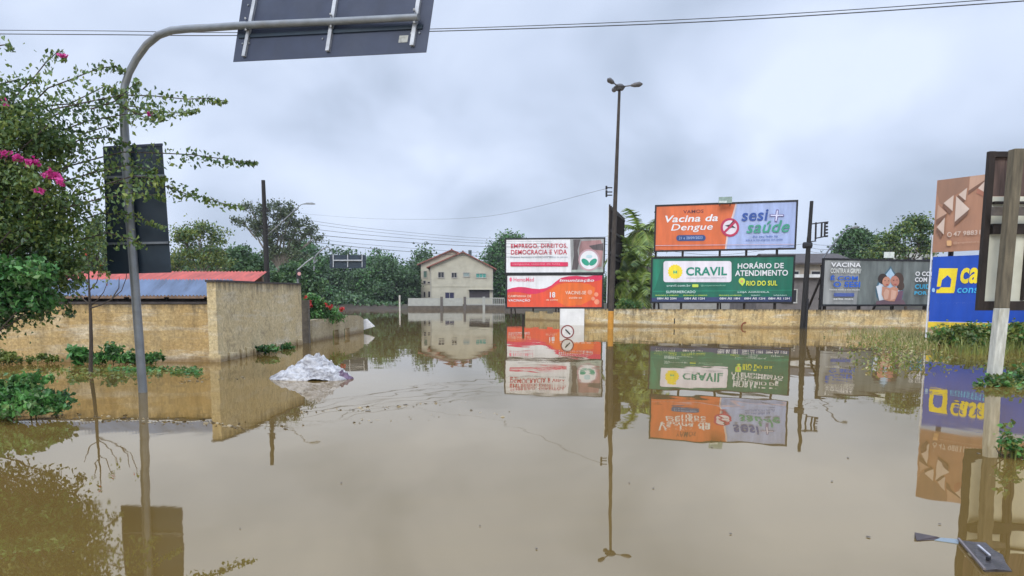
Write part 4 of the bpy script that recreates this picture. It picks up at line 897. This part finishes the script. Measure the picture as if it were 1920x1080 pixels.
tree('bushy_tree', 'dark round topped tree above the grey billboard', (U(1610,560,D).x, D, 0), gb, 300, 40, .38, .34, leaf_f, .25, shell=.4)
D = 70; gb = [PB(*q, D) for q in ((1715,415,22,9),(1735,425,16,12),(1695,430,22,10),(1670,445,22,9),(1728,448,18,10),(1660,460,24,12),(1690,468,24,12),(1735,465,16,14),(1650,478,24,10))]
tree('airy_tree', 'airy tree with thin branches beside the brown billboard', (U(1700,560,D).x, D, 0), gb, 190, 26, .34, .26, [leaf_y, leaf_f], .16, shell=.6, bmat=bark)
# far woods: four different trees, then copies
protos = []
for k in range(4):
    r_ = random.Random(40+k); blobs = []
    for i in range(9):
        a = r_.uniform(0, 6.28); q = r_.uniform(.2, 1)*3.2; blobs.append((Vector((q*math.cos(a), q*math.sin(a)*.8, r_.uniform(2.0, 8.2-q*.8))), r_.uniform(1.3,2.3), r_.uniform(1.3,2.2), r_.uniform(1.1,2.0)))
    blobs += [(Vector((r_.uniform(-3,3), -1.2, 1.2)), 2.4, 1.6, 1.5) for _ in range(3)]
    protos.append(tree('woodland_tree', 'dark green bushy tree in the wood lining the far bank', (0,0,0), blobs, 330, 40, .48, .36, leaf_f if k % 2 else [leaf_f, leaf_f, leaf_g], .22, group='trees lining the far bank', shell=.4))
r_ = random.Random(9); spots = []
for x in np.linspace(-118, -13, 24): spots.append((x, r_.uniform(126,136), r_.uniform(.85,1.12)))
for x in np.linspace(-125, -10, 16): spots.append((x, r_.uniform(140,150), r_.uniform(1.15,1.4)))
for x in np.linspace(-6, 120, 22): spots.append((x, r_.uniform(150,165), r_.uniform(.9,1.15)))
for i, (x, y, s_) in enumerate(spots):
    o = protos[i] if i < 4 else copy_tree(protos[i % 4])
    o['label'] = 'dark green tree in the front row of the wood on the far bank' if i < 24 else 'taller dark green tree in the back row of the wood on the far bank' if i < 40 else 'dark green tree in the distant wood behind the house and billboards'
    o.location = (x + r_.uniform(-1.5,1.5), y, .4); o.rotation_euler = (0, 0, r_.uniform(0, 6.28)); o.scale = (s_*1.15, s_*1.15, s_*r_.uniform(.85,1.12))
# undergrowth along the far bank
n = 9000; px_ = RNG.uniform(-120, -12, n); py_ = RNG.uniform(121, 127, n); pz_ = .5 + RNG.uniform(0, 1, n)**1.4*2.4*(.6+.4*np.sin(px_*.6+np.sin(px_*.23)*2))
o = leaf_mesh('undergrowth', np.stack([px_,py_,pz_],1), .7, leaf_f, None, 1.4); props(o, 'low dark scrub covering the top of the far bank', kind='stuff')

# palms
def palm(label, x, y, d, hh, nfr, fl, fan=False):
    c_ = U(x, y, d); t_ = thing('palm_tree', label, 'palm', (c_.x, d, 0)); mb = MB(); limb(mb, (c_.x, d, -.4), c_, .2, .14, .03, 8); mb.build('trunk', bark_p, t_, smooth=True)
    P_ = []; 
    for i in range(nfr):
        az = random.uniform(0, 6.28); el = random.uniform(-.9, 1.25); dr = Vector((math.cos(az)*math.cos(el), math.sin(az)*math.cos(el), math.sin(el)))
        mb = MB(); side = dr.cross(Vector((0,0,1))).normalized(); n_ = 9; p = c_.copy(); v = dr.copy(); pts = [p.copy()]
        for k in range(n_): v = (v + Vector((0,0,-.16))).normalized(); p = p + v*(fl/n_); pts.append(p.copy())
        vs = []; fs = []
        for k in range(1, n_+1):
            q = pts[k]; dd = (pts[k]-pts[k-1]).normalized(); ln = fl*.30*math.sin(math.pi*(k/(n_+1.5)))+.12
            for s_ in (-1, 1):
                for kk in (0, .5):
                    q2 = pts[k-1].lerp(q, .5+kk); tip = q2 + side*s_*ln + dd*ln*.6 + Vector((0,0,-ln*random.uniform(.2,.8))); b0 = len(vs); vs += [q2-dd*.03, q2+dd*.13, tip]; fs.append((b0, b0+1, b0+2))
        P_.append((vs, fs, pts))
    mb = MB()
    for vs, fs, pts in P_: mb.add(vs, fs)
    o_ = mb.build('crown', leaf_p, t_)
    mb = MB()
    for vs, fs, pts in P_: mb.tube(pts, [.035]*len(pts), 4)
    mb.build('frond_ribs', leaf_w, o_)
palm('tallest palm right of the lamp pole, its fronds against the sky', 1198, 432, 56, 0, 20, 2.3)
palm('broad palm crown touching the left edge of the orange board', 1220, 436, 60, 0, 18, 2.0)
palm('shorter palm close behind the edge-on billboard', 1180, 470, 54, 0, 18, 2.0)
palm('low palm with drooping fronds beside the green board', 1205, 500, 52, 0, 20, 1.9)
palm('lowest young palm behind the wall, yellower than the rest', 1202, 538, 50, 0, 20, 1.5)
palm('stout palm with a ragged crown low beside the lamp pole', 1176, 525, 51, 0, 18, 1.6)
o = leaf_mesh('bush', clumps([PB(1172,572,14,9,46.5), PB(1190,574,12,6,46.5)], 60, 30, .12, .4), .14, [leaf_g, leaf_y], None); props(o, 'small bright green bush behind the wall at the foot of the palms', 'bush')

# ------------------------------------------------------------------ flowering bush at the left
bb = thing('flowering_bush', 'huge arching bush with small dark leaves and magenta blossoms leaning over the wall', 'bush', (-8.6, 11.4, 0))
D = 11.0
bl = [PB(*q, D+off_) for q, off_ in (((40,250,60,45),0),((85,275,55,30),.2),((20,330,60,60),.2),((80,350,62,42),0),((50,420,84,56),.2),((112,400,38,60),.3),((100,460,58,46),.2),((128,500,28,26),.1),((30,470,60,60),.3),((20,200,40,30),0),((60,560,50,40),.4),((90,520,60,40),.3),((-60,420,80,200),.3),((-40,300,60,120),.3),((10,600,22,22),.3))]
core = [b for b in bl if b[0].z < 3.25]; upper = [b for b in bl if b[0].z >= 3.25]
pts = np.concatenate([clumps(core, 860, 26, .12, .4), clumps([(b[0], b[1]*1.15, b[2], b[3]*1.2) for b in upper], 430, 24, .13, .6)])
sp_ = [  # arching sprays, x,y in the photo
 [(20,190),(60,150),(85,118),(110,95),(122,110)], [(-10,160),(40,148),(70,150)], [(-20,88),(10,84),(22,88)],
 [(40,215),(90,165),(130,150),(185,128),(215,124),(236,132)], [(100,205),(170,190),(230,178),(290,180),(350,186),(390,184),(425,190)],
 [(60,235),(140,200),(220,195),(280,205),(330,212),(372,204)], [(80,260),(160,228),(230,215),(285,212),(310,222)],
 [(90,290),(150,262),(200,258),(240,268)], [(60,200),(130,195),(200,160),(230,172)], [(100,320),(170,300),(230,285),(300,287),(360,290),(410,297),(450,302),(482,304)],
 [(120,340),(180,322),(240,310),(300,320)], [(130,370),(210,345),(270,340),(320,352),(350,364),(385,370),(420,382),(455,386)], [(120,390),(190,372),(250,362),(310,368)],
 [(130,420),(190,400),(240,402),(310,425)], [(150,450),(200,436),(245,448),(272,460)], [(150,480),(185,500),(205,512)], [(100,240),(160,250),(205,235),(215,240)], [(200,345),(250,330),(290,335),(312,330)],
 [(170,205),(215,190),(250,160),(262,152)], [(230,200),(270,220),(300,214)], [(120,560),(135,575),(128,590)]]
tw = MB(); ex_ = []
for s_ in sp_:
    dd = 11.2 + random.uniform(-.35, .5); Q = [U(x, y, dd + .1*i) for i, (x, y) in enumerate(s_)]
    tw.tube(Q, [.012-.007*i/(len(Q)-1) for i in range(len(Q))], 5)
    L_ = sum((Q[i+1]-Q[i]).length for i in range(len(Q)-1))
    nlf = int(L_*120)
    for k in range(nlf):
        f_ = random.random()**1.15; t_ = f_*(len(Q)-1.001); i = int(t_); p = Q[i].lerp(Q[i+1], t_-i); wd = .15*(1-f_)**1.3+.016
        ex_.append(p + Vector((random.gauss(0,wd), random.gauss(0,wd), random.gauss(0,wd)-.03)))
for _ in range(60):
    a = Vector((-9.2+random.uniform(-.5,.5), 11.5, .1)); q = pts[random.randrange(len(pts))]; limb(tw, a, Vector(q), .03, .008, .12, 5)
tw.build('branches', bark, bb)
leaf_mesh('foliage', pts, .068, [leaf_b, leaf_y], bb, 1.7, .15, var=.5, split=[.6,.4])
leaf_mesh('spray_leaves', np.array([list(p) for p in ex_]), .075, [leaf_b, leaf_y], bb, 1.6, .45, split=[.55,.45])
fl = clumps([PB(8,290,10,5,10.6,.1), PB(32,298,18,6,10.6,.1), PB(60,304,14,6,10.6,.1), PB(95,328,16,8,10.6,.1), PB(112,340,10,8,10.6,.1), PB(78,356,14,6,10.6,.1), PB(14,193,5,3,10.7,.1)], 60, 8, .02, .7)
leaf_mesh('blossoms', fl, .055, flower_pink, bb, 1.5, var=.5)
fl = clumps([PB(278,212,6,5,11.3,.05), PB(118,104,4,4,11.2,.05)], 7, 5, .018, .6)
leaf_mesh('blossoms', fl, .05, flower_pink, bb, 1.2)
lb = thing('leafy_shrub', 'bright green broad leaved shrub under the flowering bush at the left edge', 'shrub', (-7.6, 10.3, 0))
pts = clumps([PB(20,500,46,24,10.3,.3), PB(60,520,40,26,10.3,.3), PB(30,560,50,26,10.4,.3), PB(70,565,26,18,10.4,.3), PB(-30,540,40,60,10.4,.4)], 230, 22, .07, .4); leaf_mesh('foliage', pts, .092, [leaf_g, leaf_b], lb, 1.8, .2, split=[.75,.25])
mb = MB()
for _ in range(14): limb(mb, (-8.1+random.uniform(-.2,.2), 10.4, -.2), Vector(pts[random.randrange(len(pts))]), .02, .006, .1, 5)
mb.build('stems', bark, lb)
# thin young tree in the water
yt = thing('sapling', 'thin bare sapling with a few upcurved branches standing in front of the ochre wall', 'tree', U(170,701,15.2))
q = lambda x, y: U(x, y, 15.2); mb = MB()
mb.tube([q(170,715), q(170,690), q(171,640), q(170,600), q(169,575), q(167,540), q(166,505), q(163,470)], [.045,.042,.038,.034,.03,.02,.014,.006], 8)
for s_ in ([(170,578),(190,572),(210,562),(226,545),(236,520),(238,500)], [(169,572),(183,562),(196,548),(203,528)], [(169,570),(155,560),(145,545),(138,525)], [(168,545),(180,530),(190,505)], [(167,535),(156,515),(150,495)], [(210,562),(222,540),(224,520)]):
    mb.tube([q(x, y)+Vector((0,random.uniform(-.05,.05),0)) for x, y in s_], [.016-.011*i/(len(s_)-1) for i in range(len(s_))], 5)
mb.build('trunk', bark, yt)
L_ = [q(x+random.gauss(0,4), y+random.gauss(0,5)) for (x, y) in ((150,495),(190,505),(163,470),(203,528),(238,500),(186,498),(160,480)) for _ in range(9)]
leaf_mesh('foliage', np.array([list(p) for p in L_]), .07, [leaf_y, flower_red], yt, 1.6, .3, split=[.7,.3])

# ------------------------------------------------------------------ waterside plants
def plant(name, label, blobs, nc, nl, sp, leaf, lm, cat='plant', elong=1.7, split=None, shell=.5, down=0., stems=8):
    c_ = sum((b[0] for b in blobs), Vector())/len(blobs); t_ = thing(name, label, cat, (c_.x, c_.y, 0))
    pts = clumps(blobs, nc, nl, sp, shell); pts = pts[pts[:,2] > .01]; leaf_mesh('leaves', pts, leaf, lm, t_, elong, down, split=split)
    mb = MB()
    for _ in range(stems):
        p = Vector(pts[random.randrange(len(pts))]); limb(mb, (p.x*.8+c_.x*.2, p.y*.8+c_.y*.2, -.15), p, .012, .004, .08, 4, 4)
    mb.build('stems', leaf_w, t_); return t_
plant('weed_clump', 'tangled green weeds heaped at the water edge, bottom left', [PB(20,735,45,24,9.6,.5), PB(70,745,45,18,9.4,.5), PB(30,765,50,14,9.2,.4), PB(105,760,22,10,9.4,.3), PB(55,715,30,12,9.8,.4), PB(-40,745,40,30,9.5,.6)], 190, 22, .045, .085, [leaf_g, leaf_b], split=[.7,.3])
plant('broadleaf_plant', 'dark broad leaves just left of the sapling trunk', [PB(152,664,9,14,17.2,.15)], 14, 9, .06, .26, leaf_g, elong=1.9)
plant('weed_clump', 'leafy weeds between the sapling and the sign pole at the foot of the ochre wall', [PB(190,670,14,9,17.3,.2), PB(215,662,14,20,17.3,.2), PB(240,672,18,8,17.3,.2)], 60, 16, .06, .12, [leaf_g, leaf_b], split=[.7,.3])
plant('weed_clump', 'small leafy weeds right of the sign pole against the ochre wall', [PB(290,670,16,8,17.4,.15), PB(275,672,12,7,17.3,.2)], 32, 14, .05, .11, [leaf_g, leaf_b], split=[.7,.3])
plant('yellow_weed', 'low yellowish weeds at the foot of the ochre wall below the bush', [PB(78,670,16,6,17.5,.1), PB(100,674,14,4,17.5,.1), PB(10,668,22,9,17.2,.2), PB(45,674,20,4,17.5,.1)], 46, 14, .05, .10, [leaf_y, leaf_w], split=[.7,.3])
def floaters(name, label, polys, n, size, lm, split=None):
    P_ = []
    for _ in range(n):
        x0, x1, y0, y1 = random.choice(polys); p = WAT(random.uniform(x0,x1), random.gauss((y0+y1)/2, (y1-y0)/4)); p.z = random.uniform(.004,.05); P_.append(list(p))
    o_ = leaf_mesh(name, np.array(P_), size, lm, None, 1.5, 0, .9, split=split); return props(o_, label, 'floating weed', kind='stuff')
floaters('floating_weed', 'thin mat of green weed floating around the sign pole', [(200,370,688,700),(320,380,690,704),(230,300,692,698)], 420, .09, [leaf_g, leaf_y], [.6,.4])
floaters('floating_weed', 'scattered bits of weed drifting below the ochre wall at far left', [(20,180,690,712),(120,300,700,716),(100,200,690,700)], 160, .08, [leaf_y, leaf_w], [.5,.5])
plant('flowering_shrub', 'green shrub dotted with red flowers behind the low wall stub', [PB(590,590,18,18,28.5), PB(612,588,22,14,29), PB(585,565,12,14,28.5), PB(630,592,14,8,30), PB(600,572,10,10,28.5)], 150, 24, .10, .13, [leaf_g, leaf_b], cat='shrub', split=[.65,.35])
o = bpy.context.scene.objects
fs = [x for x in o if x.name.startswith('flowering_shrub')][0]
leaf_mesh('flowers', clumps([PB(575,557,3,3,28.2,.1), PB(580,568,4,4,28.2,.1), PB(582,573,3,3,28.2,.1), PB(612,572,5,3,28.4,.1), PB(640,580,4,3,29.6,.1), PB(620,575,6,3,28.4,.1)], 34, 8, .03, .6), .075, flower_red, fs, 1.1)
plant('weed_clump', 'dark weeds growing from the broken foot of the grey beige wall', [PB(500,655,20,6,20.6,.1,0), PB(535,652,16,7,22.8,.1)], 44, 14, .05, .11, [leaf_g, leaf_b], split=[.5,.5])
# weeds on the right
plant('bush', 'rank green bushes below the blue billboard', [PB(1775,630,26,16,25.2,.4), PB(1815,628,28,20,24.6,.4), PB(1865,632,30,18,24,.4), PB(1905,628,26,20,23.5,.4), PB(1960,628,40,22,23,.5), PB(1840,640,40,12,23.8,.4)], 330, 22, .12, .15, [leaf_w, leaf_g, leaf_y], cat='bush', split=[.5,.25,.25])
plant('weed_clump', 'dark leafy weeds around the foot of the whitewashed post', [PB(1895,722,26,13,13.2,.3), PB(1915,705,16,20,13.4,.3), PB(1878,712,14,12,13.3,.2), PB(1950,715,30,24,13.3,.4), PB(1856,713,15,11,12.95,.15), PB(1880,716,24,14,12.9,.2), PB(1840,724,14,5,12.9,.2), PB(1905,738,22,6,12.4,.2)], 190, 18, .05, .085, [leaf_g, leaf_w, leaf_b], split=[.4,.35,.25])
plant('weed_clump', 'small tuft of weeds and twigs in the water at the right edge', [PB(1890,828,10,14,6.95,.12), PB(1912,846,14,9,6.95,.15), PB(1886,802,6,14,6.95,.06)], 26, 12, .03, .055, [leaf_g, leaf_w], split=[.5,.5])
def blades(name, label, regions, n, hmin, hmax, mt, wd=.012):
    vs = []; fs = []; 
    for _ in range(n):
        x0, x1, d0, d1 = random.choice(regions); d = random.uniform(d0, d1); px = random.triangular(x0, x1, x0+(x1-x0)*.65); b_ = U(px, 600, d); b_.z = -.05; hh = random.uniform(hmin, hmax)
        ln = Vector((random.gauss(0,.18), random.gauss(0,.18), 1))*hh; a = random.uniform(0, 3.14); s_ = Vector((math.cos(a), math.sin(a), 0))*wd*random.uniform(.6,1.4); m_ = b_+ln*.55+Vector((random.gauss(0,.02),0,0)); k = len(vs)
        vs += [b_-s_, b_+s_, m_+s_*.8, m_-s_*.8, b_+ln+Vector((ln.x*.4,ln.y*.4,-.02))]; fs += [(k,k+1,k+2,k+3),(k+3,k+2,k+4)]
    mb = MB(); mb.add(vs, fs)
    if isinstance(mt, list): mb.m = [(i//2*7919 >> 2) % 2 for i in range(len(fs))]
    o_ = mb.build(name, mt); return o_
straw = leafmat('straw', (.14,.11,.045), (.32,.27,.11), (.46,.42,.2), .2)
o = blades('reeds', '', [(1590,1770,24,36),(1650,1780,22,32),(1550,1750,30,37)], 1300, .12, .42, [straw, leaf_w], .011); props(o, 'dry straw coloured reeds standing in water before the yellow wall', kind='stuff')
o = blades('reeds', '', [(1740,1960,20,26),(1780,2050,22,26)], 900, .18, .48, leaf_w, .013); props(o, 'green reeds mixed with the bushes under the blue board', kind='stuff')
n = 900; P_ = []
for _ in range(n):
    d = random.uniform(15.5, 30); px = random.gauss(1690, 45) if random.random() < .8 else random.uniform(1590, 1760); p = U(px, 600, d); p.z = random.uniform(.0, .16); P_.append(list(p))
o = leaf_mesh('waterweed', np.array(P_), .10, [leaf_w, straw, leaf_y], None, 2.2, -.3); props(o, 'sparse emergent water weed spreading out from the reeds', kind='stuff')
mb = MB(); random.seed(21)
for s_ in ([(1902,855,6.95),(1898,840,6.95),(1890,832,6.95)], [(1905,860,6.95),(1915,845,6.95),(1925,838,6.95)], [(1885,858,6.95),(1872,848,6.95),(1868,842,6.95)]): mb.tube([U(*k_) for k_ in s_], [.008,.006,.003], 5)
o = mb.build('twigs', bark); props(o, 'few thin dark twigs poking out of the water at the right edge', 'twigs')

# ------------------------------------------------------------------ floating rubbish
def crumple(cx_, cy_, rx, ry, hh, seed, n=64, peak=(0,0), sharp=1.0):
    mb = MB(); vs = []; 
    for j in range(n+1):
        for i in range(n+1):
            u, v = i/n*2-1, j/n*2-1; r = math.hypot(u, v); a = math.atan2(v, u); edge = 1 + .22*mn.noise(Vector((math.cos(a)*1.6, math.sin(a)*1.6, seed)))
            e_ = max(0, 1-(r/edge)**2); p = Vector((u*2.2, v*2.2, seed))
            f_ = 1-abs(mn.noise(p*1.1))*1.7; g_ = 1-abs(mn.noise(p*2.3+Vector((5,0,0))))*1.5; k_ = 1-abs(mn.noise(p*4.6+Vector((0,7,0))))*1.3
            bump_ = (.55*f_+.28*g_+.17*k_)
            pk = math.exp(-(abs((u-peak[0])/.36)**3+((v-peak[1])/.6)**2)) + .5*math.exp(-(((u-.48)/.22)**2+((v+.1)/.5)**2)) + .3*math.exp(-(((u+.5)/.25)**2+(v/.5)**2))
            z = hh*(e_**.55)*(.10+.42*bump_+.62*pk*(.45+.55*bump_)) + hh*(.16*mn.noise(p*3.1)+.10*mn.noise(p*7))*e_**.5 - .03*(e_ <= 0)
            wx = .10*mn.noise(p*1.7+Vector((9,1,0))); wy = .10*mn.noise(p*1.7+Vector((2,8,0)))
            vs.append((cx_+rx*(u+wx), cy_+ry*(v+wy), z))
    fs = []
    for j in range(n):
        for i in range(n):
            k = j*(n+1)+i; q = (k, k+1, k+n+2, k+n+1)
            if max(vs[t_][2] for t_ in q) > -.02: fs.append(q)
    mb.add(vs, fs); return mb
m, t, b, oc = base('plastic_sheet'); c = mixc(t, ramp(t, tnoise(t, oc, 3.2, 7, .7, (1,1,2), 1.5), .44, .62), (.60,.60,.62), (.24,.235,.25)); t.links.new(c, b.inputs['Base Color']); b.inputs['Roughness'].default_value = .38  # dark noise in the sheet colour paints in the shade of creases
bn = nn(t, 'ShaderNodeBump', Strength=1, Distance=.06); t.links.new(tnoise(t, oc, 9, 5, .7, None, 1.5), bn.inputs['Height']); t.links.new(bn.outputs[0], b.inputs['Normal']); plastic = m
pc = U(584, 700, 14.2)
pb = thing('plastic_heap', 'crumpled heap of white plastic sheeting floating near the grey beige wall', 'plastic sheet', (pc.x, 14.2, 0))
o = crumple(pc.x-.02, 14.25, .80, .50, .45, 3.3, 80, (.05,.1)).build('sheeting', plastic, pb, smooth=False); [setattr(p, 'use_smooth', True) for p in o.data.polygons]
o = crumple(U(642,708,14.1).x, 14.1, .22, .16, .17, 8.1, 30).build('dark_bag', M('plum_plastic', (.13,.08,.14), .4, 0, .5, 6), pb)
o = crumple(U(540,708,14.1).x, 14.0, .34, .2, .13, 5.4, 36).build('sheeting', plastic, pb)
o = crumple(U(605,700,14.0).x, 13.9, .5, .2, .2, 6.4, 40).build('sheeting', plastic, pb)
# broken board and plank, bottom right
wp = lambda x, y, z=.02: WAT(x, y, z)
fb = thing('broken_board', 'dark broken board with a pale rod on it, floating in the bottom right corner', 'board', WAT(1850,1045))
mb = MB(); q = [wp(1804,1013,.010), wp(1818,1030,.012), wp(1831,1044,.006), wp(1847,1069,.010), wp(1868,1067,.016), wp(1898,1071,.004), wp(1886,1055,.012), wp(1880,1040,.010), wp(1862,1030,.014), wp(1848,1017,.012), wp(1828,1016,.006)]; k_ = len(q); mb.add(q + [p-Vector((0,0,.02)) for p in q], [tuple(range(k_)), tuple(range(2*k_-1, k_-1, -1))] + [(i, k_+i, k_+(i+1) % k_, (i+1) % k_) for i in range(k_)])
bo = mb.build('board_face', M('wet_board', (.035,.028,.028), .35, 0, .5, 14, .4, dirt=(.09,.08,.08), dirt_amt=.6), fb)
mb = MB(); mb.bar(wp(1834,1022,.022), wp(1856,1041,.026), .012, .006); mb.build('rod', M('rod', (.38,.38,.42), .5), fb)
mb = MB(); mb.box(wp(1853,1047,.022), (.022,.018,.02), .6); mb.build('knob', black, fb)
mb = MB(); mb.bar(wp(1797,1010,.018), wp(1846,1067,.02), .012, .012); mb.build('edge_stick', M('grey_stick', (.14,.12,.12), .7), fb)
dp_ = thing('plank', 'dark wedge of plank poking out of the water beside a pale blue scrap', 'plank', WAT(1740,1008))
mb = MB(); q = [wp(1715,998,.03), wp(1719,1013,.005), wp(1752,1012,.003), wp(1762,1008,.004), wp(1757,1006,.012)]; mb.add(q + [p-Vector((0,0,.03)) for p in q], [(0,1,2,3,4),(9,8,7,6,5),(0,5,6,1),(1,6,7,2),(2,7,8,3),(3,8,9,4),(4,9,5,0)]); mb.build('wood', M('wet_wood', (.05,.035,.035), .5, 0, .4, 12), dp_)
mb = MB(); q = [wp(1752,1012.5,.004), wp(1797,1019,.004), wp(1798,1011,.004), wp(1764,1008,.004)]; mb.add(q + [p-Vector((0,0,.01)) for p in q], [(0,1,2,3),(7,6,5,4),(0,4,5,1),(1,5,6,2),(2,6,7,3),(3,7,4,0)]); mb.build('blue_scrap', M('blue_scrap', (.17,.21,.24), .5), dp_)
mb = MB()
for (x, y, s_) in ((1370,1000,.03),(1628,1006,.05),(1006,1028,.03),(1590,858,.05),(1560,902,.04),(1762,982,.03),(137,1034,.02),(1335,838,.05),(1835,850,.07),(760,758,.12),(690,770,.14),(640,905,.03),(1180,905,.03),(900,985,.02),(450,990,.02),(1225,915,.03)):
    p = WAT(x, y, .006); mb.box(p, (s_*.5, s_*.25, .004), random.uniform(0,3))
o = mb.build('debris', M('floating_bits', (.12,.10,.08), .7, 0, .4, 20)); props(o, 'tiny dark scraps scattered over the open water', kind='stuff')

P_ = []
for (x0, y0, x1, y1, n_, sp) in ((60,776,420,794,80,4.5),(120,786,560,800,50,4),(560,775,880,752,46,3),(520,800,1000,768,26,4),(330,716,470,708,40,3),(430,800,470,806,14,3)):
    for _ in range(n_):
        t_ = random.random(); p = WAT(x0+(x1-x0)*t_+random.gauss(0,6), y0+(y1-y0)*t_+random.gauss(0,sp)*.7, .004); P_.append(list(p))
o = leaf_mesh('scum', np.array(P_), .05, [M('scum_pale', (.34,.29,.2), .8), M('scum_dark', (.09,.065,.035), .8)], None, 2.4, 0, 1.0, .6); props(o, 'thin broken lines of scum and flecks drifting on the brown water', kind='stuff')

# ------------------------------------------------------------------ cables
def cable(label, P_, r_, sag=0, group=None, name='overhead_cable'):
    P_ = [Vector(p) for p in P_]; pts = []
    for i in range(len(P_)-1):
        for k in range(10):
            t_ = k/10; a0, a1, a2, a3 = P_[max(i-1,0)], P_[i], P_[i+1], P_[min(i+2,len(P_)-1)]
            q_ = .5*((2*a1)+(-a0+a2)*t_+(2*a0-5*a1+4*a2-a3)*t_*t_+(-a0+3*a1-3*a2+a3)*t_**3)
            if len(P_) == 2: q_ = P_[0].lerp(P_[1], t_) - Vector((0,0,sag*4*t_*(1-t_)))
            pts.append(q_)
    pts.append(P_[-1]); mb = MB(); mb.tube(pts, r_, 6); o_ = mb.build(name, wire_m); return props(o_, label, 'cable', group)
cable('upper of the two cables crossing the top of the picture', [U(-100,56,25), U(200,58,24.3), U(450,61,23.6), U(820,54,22.4), U(1250,38,20.8), U(1600,18,19.4), U(2000,-12,18)], .010)
cable('lower of the two cables crossing the top of the picture', [U(-100,63,25), U(200,65,24.3), U(450,66.5,23.6), U(820,58.5,22.4), U(1250,44,20.8), U(1600,24,19.4), U(2000,-4,18)], .013)
lowgrp = 'utility lines over the far water'
for k, (ya, yb, r_) in enumerate(((400,447,.012),(406,452,.012),(418,456,.016),(430,462,.022),(436,474,.012),(442,481,.022))):
    cable(('topmost','second from top','third from top','thicker fourth from top','fifth from top','lowest')[k] + ' of the six utility lines strung from the left dark pole', [U(498, ya, 44), U(700, ya+(yb-ya)*.62, 52), U(944, yb+1, 62), U(1147, yb-4, 70)], r_*.75, group=lowgrp)
cable('thin line dropping from the lamp pole insulators towards the left', [U(1140,353,38.6), U(900,407,60), U(700,410,80), U(560,400,100)], .008)
for k, y in enumerate((455, 463, 470)):
    cable(('upper','middle','lower')[k] + ' of three thin lines running right from the black utility pole', [U(1514,y,39.6), U(1560,y+5,42), U(1700,y-1,50), U(1800,y-6,56)], .008, group='lines right of the black utility pole')
cable('thin line joining the lamp pole to the black utility pole behind the boards', [U(1150,455,38.7), U(1340,478,42), U(1514,456,40)], .008)

# ------------------------------------------------------------------ damp air
hm = bpy.data.materials.new('haze_air'); hm.use_nodes = True; t = hm.node_tree; t.nodes.clear()
ho = t.nodes.new('ShaderNodeOutputMaterial'); pv = t.nodes.new('ShaderNodeVolumePrincipled'); pv.inputs['Color'].default_value = (.9,.93,.97,1); pv.inputs['Density'].default_value = .0003; pv.inputs['Anisotropy'].default_value = .3
t.links.new(pv.outputs[0], ho.inputs['Volume'])
mb = MB(); mb.box((0, 1700, 14), (5400, 4200, 36)); o = mb.build('haze', hm); props(o, 'thin damp haze over the flood', kind='stuff')
